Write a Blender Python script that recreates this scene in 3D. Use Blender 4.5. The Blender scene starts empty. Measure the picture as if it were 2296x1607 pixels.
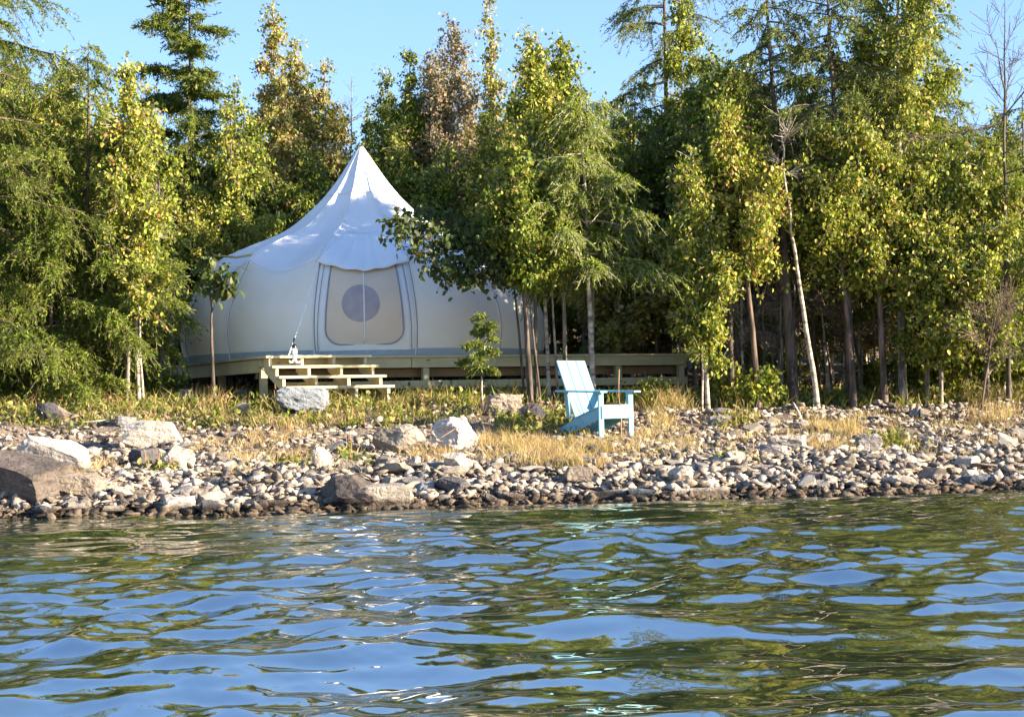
import bpy, bmesh, math, random
import numpy as np
from mathutils import Vector, Matrix, noise as mnoise
R = math.radians
rng = np.random.default_rng(11)
random.seed(5)
scene = bpy.context.scene
COL = scene.collection

# ---------------------------------------------------------------- camera
F = 3780.0
EYE = Vector((0, 0, 0.95))
CROT = (Matrix.Rotation(R(90) + math.atan(101.5 / F), 3, 'X') @ Matrix.Rotation(R(-1.25), 3, 'Z'))
cam = bpy.data.cameras.new('camera')
cam.lens = 36 * F / 2296; cam.sensor_width = 36; cam.clip_start = 0.1; cam.clip_end = 2000
camo = bpy.data.objects.new('camera', cam); COL.objects.link(camo)
camo.matrix_world = Matrix.Translation(EYE) @ CROT.to_4x4()
scene.camera = camo

def ray(px, py):
    return CROT @ Vector(((px - 1148) / F, -(py - 803.5) / F, -1))
def at(px, py, Y):
    d = ray(px, py); return EYE + d * (Y / d.y)

# ---------------------------------------------------------------- light
SAZ, SEL = R(72), R(18)
sdir = Vector((math.sin(SAZ) * math.cos(SEL), -math.cos(SAZ) * math.cos(SEL), math.sin(SEL)))
sun = bpy.data.lights.new('sun', 'SUN'); sun.energy = 4.0; sun.angle = R(0.5); sun.color = (1.0, 0.86, 0.66)
so = bpy.data.objects.new('sun', sun); COL.objects.link(so)
so.rotation_euler = sdir.to_track_quat('Z', 'Y').to_euler()
w = bpy.data.worlds.new('World'); scene.world = w; w.use_nodes = True
nt = w.node_tree
sky = nt.nodes.new('ShaderNodeTexSky'); sky.sky_type = 'NISHITA'; sky.sun_disc = False
sky.sun_elevation = SEL; sky.sun_rotation = math.atan2(sdir.x, sdir.y)
sky.air_density = 1.0; sky.dust_density = 0.2; sky.ozone_density = 5.5
bg = nt.nodes['Background']; bg.inputs[1].default_value = 0.13
gm = nt.nodes.new('ShaderNodeGamma'); gm.inputs[1].default_value = .5
nt.links.new(sky.outputs[0], gm.inputs[0]); hs = nt.nodes.new('ShaderNodeHueSaturation'); hs.inputs['Saturation'].default_value = 1.36; hs.inputs['Hue'].default_value = .517
nt.links.new(gm.outputs[0], hs.inputs['Color']); nt.links.new(hs.outputs[0], bg.inputs[0])
scene.view_settings.view_transform = 'Standard'; scene.view_settings.look = 'None'
scene.view_settings.exposure = 2.4; scene.view_settings.gamma = 1.0
scene.cycles.max_bounces = 7; scene.cycles.diffuse_bounces = 5; scene.cycles.glossy_bounces = 3
scene.cycles.transmission_bounces = 5; scene.cycles.transparent_max_bounces = 4
scene.cycles.use_denoising = True

# ---------------------------------------------------------------- material helpers
class NB:
    def __init__(s, name, rough=0.8, spec=0.3):
        s.m = bpy.data.materials.new(name); s.m.use_nodes = True
        s.t = s.m.node_tree; s.b = s.t.nodes['Principled BSDF']
        s.b.inputs['Roughness'].default_value = rough
        s.b.inputs['Specular IOR Level'].default_value = spec
    def n(s, typ, **kw):
        x = s.t.nodes.new(typ)
        for k, v in kw.items():
            if k in x.inputs: x.inputs[k].default_value = v
            else: setattr(x, k, v)
        return x
    def l(s, a, b): s.t.links.new(a, b)
    def ramp(s, fac, stops, interp='LINEAR'):
        r = s.n('ShaderNodeValToRGB'); cr = r.color_ramp; cr.interpolation = interp
        while len(cr.elements) < len(stops): cr.elements.new(0.5)
        for e, (p, c) in zip(cr.elements, stops): e.position = p; e.color = (*c, 1)
        s.l(fac, r.inputs[0]); return r.outputs[0]
    def noise(s, scale, detail=4, rough=0.6, coord='Object', vec=None, stretch=None):
        tc = s.n('ShaderNodeTexCoord'); v = vec or tc.outputs[coord]
        if stretch:
            mp = s.n('ShaderNodeMapping'); mp.inputs['Scale'].default_value = stretch
            s.l(v, mp.inputs[0]); v = mp.outputs[0]
        n = s.n('ShaderNodeTexNoise'); n.inputs['Scale'].default_value = scale
        n.inputs['Detail'].default_value = detail; n.inputs['Roughness'].default_value = rough
        s.l(v, n.inputs['Vector']); return n.outputs['Fac']
    def math(s, op, a, b=None, c=None):
        m = s.n('ShaderNodeMath', operation=op)
        for i, x in enumerate((a, b, c)):
            if x is None: continue
            if isinstance(x, (int, float)): m.inputs[i].default_value = x
            else: s.l(x, m.inputs[i])
        return m.outputs[0]
    def mix(s, f, a, b, mode='MIX'):
        m = s.n('ShaderNodeMix', data_type='RGBA', blend_type=mode)
        for i, x in ((0, f), (6, a), (7, b)):
            if isinstance(x, (int, float)): m.inputs[i].default_value = x
            elif isinstance(x, tuple): m.inputs[i].default_value = (*x, 1)
            else: s.l(x, m.inputs[i])
        return m.outputs[2]
    def base(s, c):
        if isinstance(c, tuple): s.b.inputs['Base Color'].default_value = (*c, 1)
        else: s.l(c, s.b.inputs['Base Color'])
    def bump(s, h, strength=0.5, dist=0.02):
        b = s.n('ShaderNodeBump'); b.inputs['Strength'].default_value = strength
        b.inputs['Distance'].default_value = dist; s.l(h, b.inputs['Height']); s.l(b.outputs[0], s.b.inputs['Normal'])

def mat_leaf(name, stops, trans=0.28, clump=2.0, rough=0.5):
    q = NB(name, rough, 0.25)
    g = q.n('ShaderNodeNewGeometry'); oi = q.n('ShaderNodeObjectInfo')
    nz = q.noise(clump, 2, 0.5)
    f = q.math('MULTIPLY_ADD', g.outputs['Random Per Island'], 0.78, -0.20)
    f = q.math('MULTIPLY_ADD', nz, 0.55, f)
    f = q.math('MULTIPLY_ADD', oi.outputs['Random'], 0.16, f)
    c = q.ramp(f, stops); q.base(c)
    tr = q.n('ShaderNodeBsdfTranslucent'); q.l(q.mix(0.3, c, (0.5, 0.55, 0.03), 'MIX'), tr.inputs[0])
    mx = q.n('ShaderNodeMixShader'); mx.inputs[0].default_value = trans
    q.l(q.b.outputs[0], mx.inputs[1]); q.l(tr.outputs[0], mx.inputs[2])
    q.l(mx.outputs[0], q.t.nodes['Material Output'].inputs[0]); return q.m

M = {}
M['leaf_yellow'] = mat_leaf('leaf_yellow', [(0.0, (.035, .06, .008)), (.3, (.10, .145, .014)), (.55, (.21, .25, .024)), (.75, (.38, .37, .05)), (.92, (.42, .30, .08)), (1, (.28, .11, .05))])
M['leaf_green'] = mat_leaf('leaf_green', [(0.0, (.03, .05, .008)), (.4, (.075, .12, .013)), (.65, (.16, .21, .022)), (.86, (.32, .33, .045)), (1, (.32, .20, .06))])
M['leaf_rust'] = mat_leaf('leaf_rust', [(0.0, (.09, .12, .015)), (.35, (.18, .21, .03)), (.58, (.33, .31, .07)), (.74, (.44, .32, .15)), (.90, (.40, .22, .13)), (1, (.24, .10, .06))])
M['leaf_dark'] = mat_leaf('leaf_dark', [(0.0, (.03, .05, .014)), (.5, (.055, .085, .022)), (.8, (.09, .10, .03)), (1, (.14, .07, .04))], .2)  # deep green leaves; on the tent branch the tone also holds shade
M['leaf_grey'] = mat_leaf('leaf_grey', [(0.0, (.16, .14, .07)), (.5, (.24, .20, .11)), (.8, (.30, .24, .16)), (1, (.30, .14, .08))], .25)
M['needle'] = mat_leaf('needle', [(0.0, (.035, .06, .010)), (.35, (.09, .145, .015)), (.65, (.17, .235, .024)), (1, (.32, .35, .06))], .4, 1.3)
M['needle_dark'] = mat_leaf('needle_dark', [(0.0, (.04, .07, .014)), (.5, (.10, .14, .02)), (1, (.22, .24, .05))], .25, 1.3)
M['weed'] = mat_leaf('weed', [(0.0, (.04, .065, .013)), (.35, (.11, .15, .022)), (.6, (.22, .235, .045)), (.76, (.38, .32, .11)), (.9, (.28, .18, .08)), (1, (.16, .08, .05))], .35, 3)
M['dry'] = mat_leaf('dry', [(0.0, (.26, .15, .07)), (.4, (.42, .27, .13)), (.7, (.56, .41, .21)), (.9, (.34, .32, .10)), (1, (.25, .28, .06))], .35, 2)

def mat_bark(name, c1, c2, sc=9, bands=False):
    q = NB(name, .85, .2)
    n1 = q.noise(sc, 5, .65, stretch=(1, 1, .25) if not bands else (1, 1, 2.2))
    c = q.ramp(n1, [(.38, c1), (.58, c2)])
    q.base(c); q.bump(n1, .7, .02); return q.m
M['bark_birch'] = mat_bark('bark_birch', (.10, .08, .06), (.50, .43, .35), 6, True)
M['bark_brown'] = mat_bark('bark_brown', (.05, .038, .028), (.17, .12, .09))
M['bark_grey'] = mat_bark('bark_grey', (.08, .07, .06), (.32, .27, .22))
M['bark_dark'] = mat_bark('bark_dark', (.04, .032, .026), (.13, .10, .08))

def mat_wood(name, c1, c2, knots=True):
    q = NB(name, .75, .25)
    g = q.n('ShaderNodeNewGeometry')
    n1 = q.noise(3.5, 6, .7, stretch=(1, 14, 14)); n2 = q.noise(1.4, 3, .6)
    f = q.math('MULTIPLY_ADD', n2, .7, q.math('MULTIPLY', n1, .5))
    f = q.math('MULTIPLY_ADD', g.outputs['Random Per Island'], .25, q.math('SUBTRACT', f, .1))
    c = q.ramp(f, [(.3, c1), (.75, c2)])
    v = q.n('ShaderNodeTexVoronoi'); v.inputs['Scale'].default_value = 2.3
    tc = q.n('ShaderNodeTexCoord'); mp = q.n('ShaderNodeMapping'); mp.inputs['Scale'].default_value = (.8, 1, 2.6)
    q.l(tc.outputs['Object'], mp.inputs[0]); q.l(mp.outputs[0], v.inputs['Vector'])
    k = q.ramp(v.outputs['Distance'], [(.04, (.25, .25, .25)), (.09, (1, 1, 1))])
    q.base(q.mix(1.0 if knots else 0.0, c, k, 'MULTIPLY')); q.bump(n1, .4, .006); return q.m
M['wood_deck'] = mat_wood('wood_deck', (.27, .235, .12), (.55, .49, .29))
M['wood_brown'] = mat_wood('wood_brown', (.14, .085, .045), (.28, .19, .10))
M['wood_step'] = mat_wood('wood_step', (.46, .37, .20), (.68, .58, .35), False)

def mat_canvas(name, c1, c2, trans=.16, wr=.3):
    q = NB(name, .9, .15)
    n1 = q.noise(2.2, 4, .6); n2 = q.noise(90, 2, .5)
    c = q.ramp(n1, [(.3, c1), (.7, c2)]); q.base(c)
    f = q.math('MULTIPLY_ADD', n2, .15, q.noise(7, 5, .55, stretch=(1, 1, .45)))
    q.bump(f, wr, .03)
    tr = q.n('ShaderNodeBsdfTranslucent'); q.l(c, tr.inputs[0])
    mx = q.n('ShaderNodeMixShader'); mx.inputs[0].default_value = trans
    q.l(q.b.outputs[0], mx.inputs[1]); q.l(tr.outputs[0], mx.inputs[2])
    q.l(mx.outputs[0], q.t.nodes['Material Output'].inputs[0]); return q.m
M['canvas_roof'] = mat_canvas('canvas_roof', (.86, .85, .84), (.92, .91, .90))
M['canvas_wall'] = mat_canvas('canvas_wall', (.90, .82, .69), (.94, .88, .77), .14, .2)  # beige includes warm light bounced from the ground, put into the colour
M['canvas_trim'] = mat_canvas('canvas_trim', (.82, .80, .76), (.88, .86, .82), .1, .15)
M['canvas_mesh'] = mat_canvas('canvas_mesh', (.70, .56, .42), (.76, .62, .47), .08, .08)

def mat_plain(name, c, rough=.6, spec=.3, var=.12, sc=8):
    q = NB(name, rough, spec); n = q.noise(sc, 4, .6)
    q.base(q.ramp(n, [(.3, tuple(x * (1 - var) for x in c)), (.7, tuple(min(1, x * (1 + var)) for x in c))]))
    q.bump(n, .15, .005); return q.m
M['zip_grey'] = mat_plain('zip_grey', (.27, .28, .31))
M['window_dark'] = mat_plain('window_dark', (.36, .31, .31), .4)
M['flap_blue'] = mat_plain('flap_blue', (.34, .40, .44), .7)
M['rope'] = mat_plain('rope', (.9, .88, .84))
M['aqua'] = mat_plain('aqua', (.17, .38, .45), .45, .4, .06, 5)
M['black_plastic'] = mat_plain('black_plastic', (.015, .015, .02), .3, .5)
M['white_plastic'] = mat_plain('white_plastic', (.80, .80, .84), .3, .5, .03)
M['drift'] = mat_bark('drift', (.30, .25, .20), (.60, .53, .44))
M['stalk'] = mat_bark('stalk', (.20, .10, .05), (.42, .26, .14))

def mat_rock(name, c1, c2, c3, isl=False, wet=True, sc=3.0):
    q = NB(name, .85, .25)
    oi = q.n('ShaderNodeObjectInfo'); g = q.n('ShaderNodeNewGeometry')
    tc = q.n('ShaderNodeTexCoord')
    va = q.n('ShaderNodeVectorMath', operation='ADD'); q.l(tc.outputs['Object'], va.inputs[0]); q.l(oi.outputs['Random'], va.inputs[1])
    n1 = q.noise(sc, 7, .7, vec=va.outputs[0]); n2 = q.noise(sc * 6, 5, .7, vec=va.outputs[0])
    rnd = g.outputs['Random Per Island'] if isl else oi.outputs['Random']
    f = q.math('MULTIPLY_ADD', rnd, .45, q.math('MULTIPLY_ADD', n1, .9, -.18))
    c = q.ramp(f, [(.25, c1), (.5, c2), (.8, c3)])
    c = q.mix(.75, c, q.ramp(n2, [(.32, (.45, .42, .40)), (.5, (1, 1, 1))]), 'MULTIPLY')
    sp = q.n('ShaderNodeSeparateXYZ'); q.l(g.outputs['Position'], sp.inputs[0])
    wz = q.math('MULTIPLY_ADD', n1, .06, sp.outputs[2])
    wf = q.ramp(wz, [(.085, (.30, .27, .24)), (.13, (1, 1, 1))])
    c = q.mix(1.0, c, wf, 'MULTIPLY'); q.base(c)
    vo = q.n('ShaderNodeTexVoronoi', feature='DISTANCE_TO_EDGE'); vo.inputs['Scale'].default_value = sc * .8
    va2 = q.n('ShaderNodeVectorMath', operation='MULTIPLY_ADD'); q.l(va.outputs[0], va2.inputs[0]); va2.inputs[1].default_value = (1, 1, 2.2)
    nn = q.n('ShaderNodeTexNoise'); nn.inputs['Scale'].default_value = 2.2; nn.inputs['Detail'].default_value = 3; q.l(va.outputs[0], nn.inputs['Vector'])
    q.l(nn.outputs['Color'], va2.inputs[2]); q.l(va2.outputs[0], vo.inputs['Vector'])
    ck = q.ramp(vo.outputs['Distance'], [(.0, (0, 0, 0)), (.05, (1, 1, 1))])
    if not isl:
        q.base(q.mix(1.0, c, q.ramp(vo.outputs['Distance'], [(.0, (.85, .82, .8)), (.01, (1, 1, 1))]), 'MULTIPLY'))
    q.bump(q.math('MULTIPLY_ADD', ck, .10, q.math('MULTIPLY_ADD', n2, .8, n1)), 1.0, .05); return q.m
M['rock_pale'] = mat_rock('rock_pale', (.25, .21, .165), (.46, .40, .33), (.62, .56, .48))
M['rock_grey'] = mat_rock('rock_grey', (.12, .11, .11), (.24, .22, .21), (.38, .35, .32))
M['rock_tan'] = mat_rock('rock_tan', (.16, .125, .10), (.34, .28, .215), (.48, .41, .33))
M['rock_brown_shaded'] = mat_rock('rock_brown_shaded', (.06, .05, .042), (.15, .12, .10), (.27, .225, .18))  # brown stone, darkened to carry the shade on faces turned from the sun
M['rock_dark_and_shade'] = mat_rock('rock_dark_and_shade', (.05, .05, .055), (.11, .10, .10), (.19, .17, .15))  # dark stone; on the square block the tone also stands in for shade
M['rock_blue'] = mat_rock('rock_blue', (.08, .095, .11), (.16, .18, .20), (.27, .29, .31))
M['shingle'] = mat_rock('shingle', (.10, .08, .065), (.32, .26, .20), (.60, .51, .41), True, sc=2)

# ---------------------------------------------------------------- mesh helpers
def mesh_np(name, V, FQ, mats, mi=None, smooth=False):
    """V (n,3); FQ: (m,4) or (m,3) int array or list of such arrays"""
    if not isinstance(FQ, list): FQ = [FQ]
    me = bpy.data.meshes.new(name)
    V = np.ascontiguousarray(V, dtype=np.float32)
    me.vertices.add(len(V)); me.vertices.foreach_set('co', V.ravel())
    tot = np.concatenate([np.full(len(f), f.shape[1], dtype=np.int32) for f in FQ])
    loops = np.concatenate([f.ravel() for f in FQ]).astype(np.int32)
    me.loops.add(len(loops)); me.loops.foreach_set('vertex_index', loops)
    st = np.zeros(len(tot), dtype=np.int32); st[1:] = np.cumsum(tot)[:-1]
    me.polygons.add(len(tot)); me.polygons.foreach_set('loop_start', st); me.polygons.foreach_set('loop_total', tot)
    for m in mats: me.materials.append(M[m] if isinstance(m, str) else m)
    if mi is not None: me.polygons.foreach_set('material_index', mi.astype(np.int32))
    if smooth: me.polygons.foreach_set('use_smooth', np.ones(len(tot), dtype=bool))
    me.update(calc_edges=True); me.validate(); return me

def tag(o, label=None, cat=None, group=None, kind=None):
    if label: o['label'] = label
    if cat: o['category'] = cat
    if group: o['group'] = group
    if kind: o['kind'] = kind
    return o
def link(name, me, parent=None, loc=None):
    o = bpy.data.objects.new(name, me); COL.objects.link(o)
    if parent: o.parent = parent
    if loc is not None: o.location = loc
    return o
def empty(name, loc, label, cat, group=None, rz=0):
    o = link(name, None, None, loc); o.rotation_euler.z = rz; o.empty_display_size = .2
    return tag(o, label, cat, group)
def bm_done(bm, name, mat, parent=None, bevel=0, smooth=False):
    if bevel: bmesh.ops.bevel(bm, geom=bm.edges[:], offset=bevel, segments=2, affect='EDGES', clamp_overlap=True)
    bmesh.ops.recalc_face_normals(bm, faces=bm.faces[:])
    me = bpy.data.meshes.new(name); bm.to_mesh(me); bm.free()
    me.materials.append(M[mat] if isinstance(mat, str) else mat)
    if smooth:
        for p in me.polygons: p.use_smooth = True
    return link(name, me, parent)
def box(bm, c, s, mat=None):
    """axis box centre c, size s, transformed by mat"""
    m = Matrix.Translation(c) @ Matrix.Diagonal((*s, 1))
    if mat is not None: m = mat @ m
    bmesh.ops.create_cube(bm, size=1, matrix=m)
def prism(bm, pts2, y0, y1, fn):
    """extrude polygon (u,v) between y0 and y1; fn(u,y,v)->co"""
    a = [bm.verts.new(fn(u, y0, v)) for u, v in pts2]; b = [bm.verts.new(fn(u, y1, v)) for u, v in pts2]
    bm.faces.new(a); bm.faces.new(b[::-1]); n = len(a)
    for i in range(n): bm.faces.new((a[i], b[i], b[(i + 1) % n], a[(i + 1) % n]))

def tubes(P, rad, sides=4):
    """P (B,N,3), rad (B,N) -> V,F (quads)"""
    B, N, _ = P.shape
    T = np.gradient(P, axis=1); T /= np.linalg.norm(T, axis=2, keepdims=True) + 1e-9
    up = np.where(np.abs(T[..., 2:3]) > .9, np.array([1., 0, 0]), np.array([0, 0, 1.]))
    U = np.cross(T, up); U /= np.linalg.norm(U, axis=2, keepdims=True) + 1e-9
    W = np.cross(T, U)
    a = np.arange(sides) * 2 * np.pi / sides
    V = P[:, :, None, :] + rad[:, :, None, None] * (np.cos(a)[None, None, :, None] * U[:, :, None, :] + np.sin(a)[None, None, :, None] * W[:, :, None, :])
    idx = np.arange(B * N * sides).reshape(B, N, sides)
    i0 = idx[:, :-1, :]; i1 = idx[:, 1:, :]
    Fq = np.stack([i0, np.roll(i0, -1, 2), np.roll(i1, -1, 2), i1], -1).reshape(-1, 4)
    return V.reshape(-1, 3), Fq
def tube_obj(name, pts, r, mat, parent=None, sides=6, smooth=True):
    P = np.array([[tuple(p) for p in pts]]); rad = np.full(P.shape[:2], r) if np.isscalar(r) else np.array([r])
    V, Fq = tubes(P, rad, sides)
    n = P.shape[1]; f = [Fq, np.arange(sides)[None, ::-1], (np.arange(sides) + (n - 1) * sides)[None, :]]
    return link(name, mesh_np(name, V, f, [mat], smooth=smooth), parent)

def unit(v): return v / (np.linalg.norm(v, axis=-1, keepdims=True) + 1e-9)

def leaf_verts(P, size, g, droop=.8, out=None):
    """P (M,3) attachment points; folded six-corner leaves"""
    m = len(P)
    d = unit(g.normal(size=(m, 3)) * .7 + np.array([0, 0, -droop]) + (0 if out is None else out * .5))
    n = unit(g.normal(size=(m, 3)) + np.array([0.25, -0.35, .45]))
    s = unit(np.cross(d, n)); n = np.cross(s, d)
    L = (size * g.uniform(.5, 1.45, m))[:, None]; Wd = L * g.uniform(.22, .42, m)[:, None]
    fold = n * Wd * .35
    b = P
    v = np.stack([b, b + d * L * .28 + s * Wd + fold, b + d * L * .68 + s * Wd * .75 + fold,
                  b + d * L, b + d * L * .68 - s * Wd * .75 + fold, b + d * L * .28 - s * Wd + fold], 1).reshape(-1, 3)
    k = np.arange(m)[:, None] * 6
    f = np.concatenate([k + np.array([[0, 1, 2, 3]]), k + np.array([[0, 3, 4, 5]])], 1).reshape(-1, 4)
    return v, f
def sliver_verts(P, D, L, wd, g):
    m = len(P); n = unit(g.normal(size=(m, 3))); s = unit(np.cross(D, n)) * (wd * .5)
    L = L[:, None]
    v = np.stack([P - s * .6, P + s * .6, P + D * L * .55 + s, P + D * L, P + D * L * .55 - s], 1).reshape(-1, 3)
    k = np.arange(m)[:, None] * 5
    f4 = k + np.array([[0, 1, 2, 4]]); f3 = k + np.array([[4, 2, 3]])
    return v, f4, f3

# ---------------------------------------------------------------- trees
def grow(kind, H, spread, c0, r0, seed, top=(0, 0), nleaf=7000, leaf='leaf_yellow', bark='bark_grey', size=.060, extra=(), wob=.05, shape=None, nb=None):
    """returns (trunk mesh, crown mesh). local origin at the base; top = xy offset of the tip"""
    g = np.random.default_rng(seed)
    nleaf = int(nleaf * (1.0 if nleaf < 3000 else 1.4 if kind in ('larch', 'spruce') else 1.55))
    N = 16; t = np.linspace(0, 1, N)
    px = top[0] * t ** 1.15 + wob * np.cumsum(g.normal(size=N)) * .25 * t
    py = top[1] * t + wob * np.cumsum(g.normal(size=N)) * .25 * t
    TP = np.stack([px, py, H * t], 1); TP[0, 2] = -.15
    TR = r0 * .8 * (1 - t) ** .8 + .005; TR[0] *= 1.3
    def tp(q):
        q = np.clip(q, 0, 1) * (N - 1); i = np.minimum(q.astype(int), N - 2); f = (q - i)[:, None]
        return TP[i] * (1 - f) + TP[i + 1] * f
    conif = kind in ('larch', 'spruce')
    if nb is None: nb = {'larch': 46, 'spruce': 50, 'dead': 22}.get(kind, 34)
    q = c0 + (1 - c0) * (np.arange(nb) + g.uniform(0, .9, nb)) / nb; q = np.clip(q, 0, .985)
    rel = (q - c0) / (1 - c0)
    if conif: prof = (1 - rel) ** .75 * .95 + .06
    elif shape == 'column': prof = (.6 + .4 * np.sin(np.pi * rel ** .7)) * ((1 - rel) ** .95 + .05)
    else: prof = (.45 + .75 * np.sin(np.pi * np.clip(rel * .7 + .2, 0, 1))) * ((1 - rel) ** .85 + .05)
    L = spread * prof * g.uniform(.4, 1.3, nb)
    az = np.arange(nb) * 2.39996 + g.normal(size=nb) * .5
    el = {'larch': g.normal(.12, .18, nb), 'spruce': g.normal(.0, .15, nb), 'dead': g.normal(.55, .3, nb)}.get(kind, g.normal(.65, .25, nb))
    if kind == 'spruce': el = el + rel * .5
    d0 = np.stack([np.cos(az) * np.cos(el), np.sin(az) * np.cos(el), np.sin(el)], 1)
    K = 6; s = np.linspace(0, 1, K)[None, :, None]
    B0 = tp(q)
    bend = {'larch': -.28, 'spruce': -.18, 'dead': .1}.get(kind, .12)
    BP = B0[:, None] + d0[:, None] * L[:, None, None] * s + np.array([0, 0, bend]) * (L[:, None, None] * s ** 2)
    BP += np.cumsum(g.normal(size=BP.shape) * .035, 1) * L[:, None, None] * s
    if len(extra):
        E = []
        for (qq, tx, ty, tz, sag) in extra:
            a = tp(np.array([qq]))[0]; b = np.array([tx, ty, tz]); ss = np.linspace(0, 1, K)[:, None]
            E.append(a + (b - a) * ss + np.array([0, 0, sag]) * np.sin(np.pi * ss) + g.normal(size=(K, 3)) * .03 * ss)
        E = np.array(E); BP = np.concatenate([BP, E]); L = np.concatenate([L, np.linalg.norm(E[:, -1] - E[:, 0], axis=1)])
        q = np.concatenate([q, np.full(len(E), .4)])
    br = (.004 + .012 * np.minimum(L, 1.5)) * (r0 / .05) ** .5
    BR = br[:, None] * (1 - np.linspace(0, 1, K) * .8)[None, :]
    sd = 8 if r0 > .03 else 6
    v1, f1 = tubes(TP[None], TR[None], sd); v2, f2 = tubes(BP, BR, 4)
    trunk = mesh_np('trunk', np.concatenate([v1, v2]), np.concatenate([f1, f2 + len(v1)]), [bark], smooth=True)
    # twigs
    wts = L / L.sum()
    def bpnt(bi, u):
        x = u * (K - 1); i = np.minimum(x.astype(int), K - 2); f = (x - i)[:, None]
        return BP[bi, i] * (1 - f) + BP[bi, i + 1] * f
    if kind == 'dead':
        nt_ = 22 * nb; bi = g.choice(len(L), nt_, p=wts); u = g.uniform(.15, 1, nt_)
        o = bpnt(bi, u); bd = unit(BP[bi, -1] - BP[bi, 0]); dd = unit(bd + g.normal(size=(nt_, 3)) * .6 + np.array([0, 0, .2]))
        tl = g.uniform(.08, .4, nt_)
        ss = np.linspace(0, 1, 4)[None, :, None]
        TW = o[:, None] + dd[:, None] * tl[:, None, None] * ss + np.cumsum(g.normal(size=(nt_, 4, 3)) * .012, 1)
        v, f = tubes(TW, np.full((nt_, 4), .0035), 3)
        return trunk, mesh_np('crown', v, f, [bark])
    if conif:
        nt_ = int(nleaf / 20); bi = g.choice(len(L), nt_, p=wts); u = g.uniform(.12, 1, nt_) ** .8
        o = bpnt(bi, u); bd = unit(BP[bi, -1] - BP[bi, 0])
        dr = -.55 if kind == 'larch' else -.2
        dd = unit(bd * .8 + g.normal(size=(nt_, 3)) * np.array([.6, .6, .2]) + np.array([0, 0, dr]))
        tl = g.uniform(.12, .42, nt_) * (.75 + .4 * spread / 1.3) * (.45 if spread < .4 else 1)
        ss = np.linspace(0, 1, 4)[None, :, None]
        TW = o[:, None] + dd[:, None] * tl[:, None, None] * ss + np.array([0, 0, dr * .45]) * tl[:, None, None] * ss ** 2
        v0, f0 = tubes(TW, np.full((nt_, 4), .003), 3)
        m = nt_ * 20; ti = np.repeat(np.arange(nt_), 20); u = g.uniform(0, 1, m) * 3; i = np.minimum(u.astype(int), 2); fr = (u - i)[:, None]
        P = TW[ti, i] * (1 - fr) + TW[ti, i + 1] * fr + g.normal(size=(m, 3)) * .012
        D = unit(dd[ti] * .7 + g.normal(size=(m, 3)) * .65 + np.array([0, 0, -.15]))
        v, f4, f3 = sliver_verts(P, D, g.uniform(.035, .085, m) * (size / .064), .0165 * size / .064, g)
        V = np.concatenate([v0, v]); k = len(v0)
        mi = np.concatenate([np.ones(len(f0)), np.zeros(len(f4) + len(f3))])
        return trunk, mesh_np('crown', V, [f0, f4 + k, f3 + k], [leaf, bark], mi)
    nt_ = int(nleaf / 9); bi = g.choice(len(L), nt_, p=wts); u = g.uniform(.15, 1, nt_) ** .75
    o = bpnt(bi, u); bd = unit(BP[bi, -1] - BP[bi, 0])
    dd = unit(bd * .5 + g.normal(size=(nt_, 3)) * .75 + np.array([0, 0, .15])); tl = g.uniform(.05, .42, nt_) * (.6 + .4 * spread)
    ss = np.linspace(0, 1, 4)[None, :, None]
    TW = o[:, None] + dd[:, None] * tl[:, None, None] * ss + np.array([0, 0, -.2]) * tl[:, None, None] * ss ** 2
    v0, f0 = tubes(TW, np.full((nt_, 4), .0028), 3)
    m = nt_ * 9; ti = np.repeat(np.arange(nt_), 9); u = g.uniform(.2, 1, m) * 3; i = np.minimum(u.astype(int), 2); fr = (u - i)[:, None]
    P = TW[ti, i] * (1 - fr) + TW[ti, i + 1] * fr + g.normal(size=(m, 3)) * .045
    v, f = leaf_verts(P, size, g, .9)
    mi = np.concatenate([np.ones(len(f0)), np.zeros(len(f))])
    return trunk, mesh_np('crown', np.concatenate([v0, v]), [f0, f + len(v0)], [leaf, bark], mi)

# ---------------------------------------------------------------- terrain
def sstep(a, b, x): x = np.clip((x - a) / (b - a), 0, 1); return x * x * (3 - 2 * x)
def shoreY(X): return 16.15 + .14 * X + .12 * np.sin(X * 1.3 + 1) + .07 * np.sin(X * 3.1)
PS = np.array([-60, -8, -2, 0, .5, 1.25, 3.0, 4.7, 5.6, 6.6, 7.4, 9, 14, 30, 60, 400.])
PL = np.array([-3, -1.6, -.35, 0, .12, .28, .42, .55, .68, .85, .95, 1.04, 1.3, 2.2, 6, 22.])  # far rise behind the wood is added to hide light at the horizon
PR = np.array([-3, -1.6, -.35, 0, .12, .27, .40, .52, .60, .72, .80, .88, 1.0, 2.0, 6, 22.])
def ground(X, Y):
    X = np.asarray(X, float); Y = np.asarray(Y, float)
    s = Y - shoreY(X)
    k = sstep(-.5, 2.5, X)
    z = np.interp(s, PS, PL) * (1 - k) + np.interp(s, PS, PR) * k
    b = .022 * np.sin(X * 3.7 + Y * 2.1) + .018 * np.sin(X * 7.3 - Y * 5.2 + 1) + .012 * np.sin(X * 13 + Y * 11)
    return z + b * sstep(-.3, 1.5, s)
def gz(x, y): return float(ground(x, y))
def hit(px, py):
    """where the sight line through a photo pixel meets the beach"""
    d = ray(px, py); ys = np.linspace(14, 40, 2600); X = d.x / d.y * ys; Z = EYE.z + d.z / d.y * ys
    g = ground(X, ys); i = np.argmax(Z <= g)
    if not (Z <= g).any(): i = 900
    return Vector((X[i], ys[i], g[i]))

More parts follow.
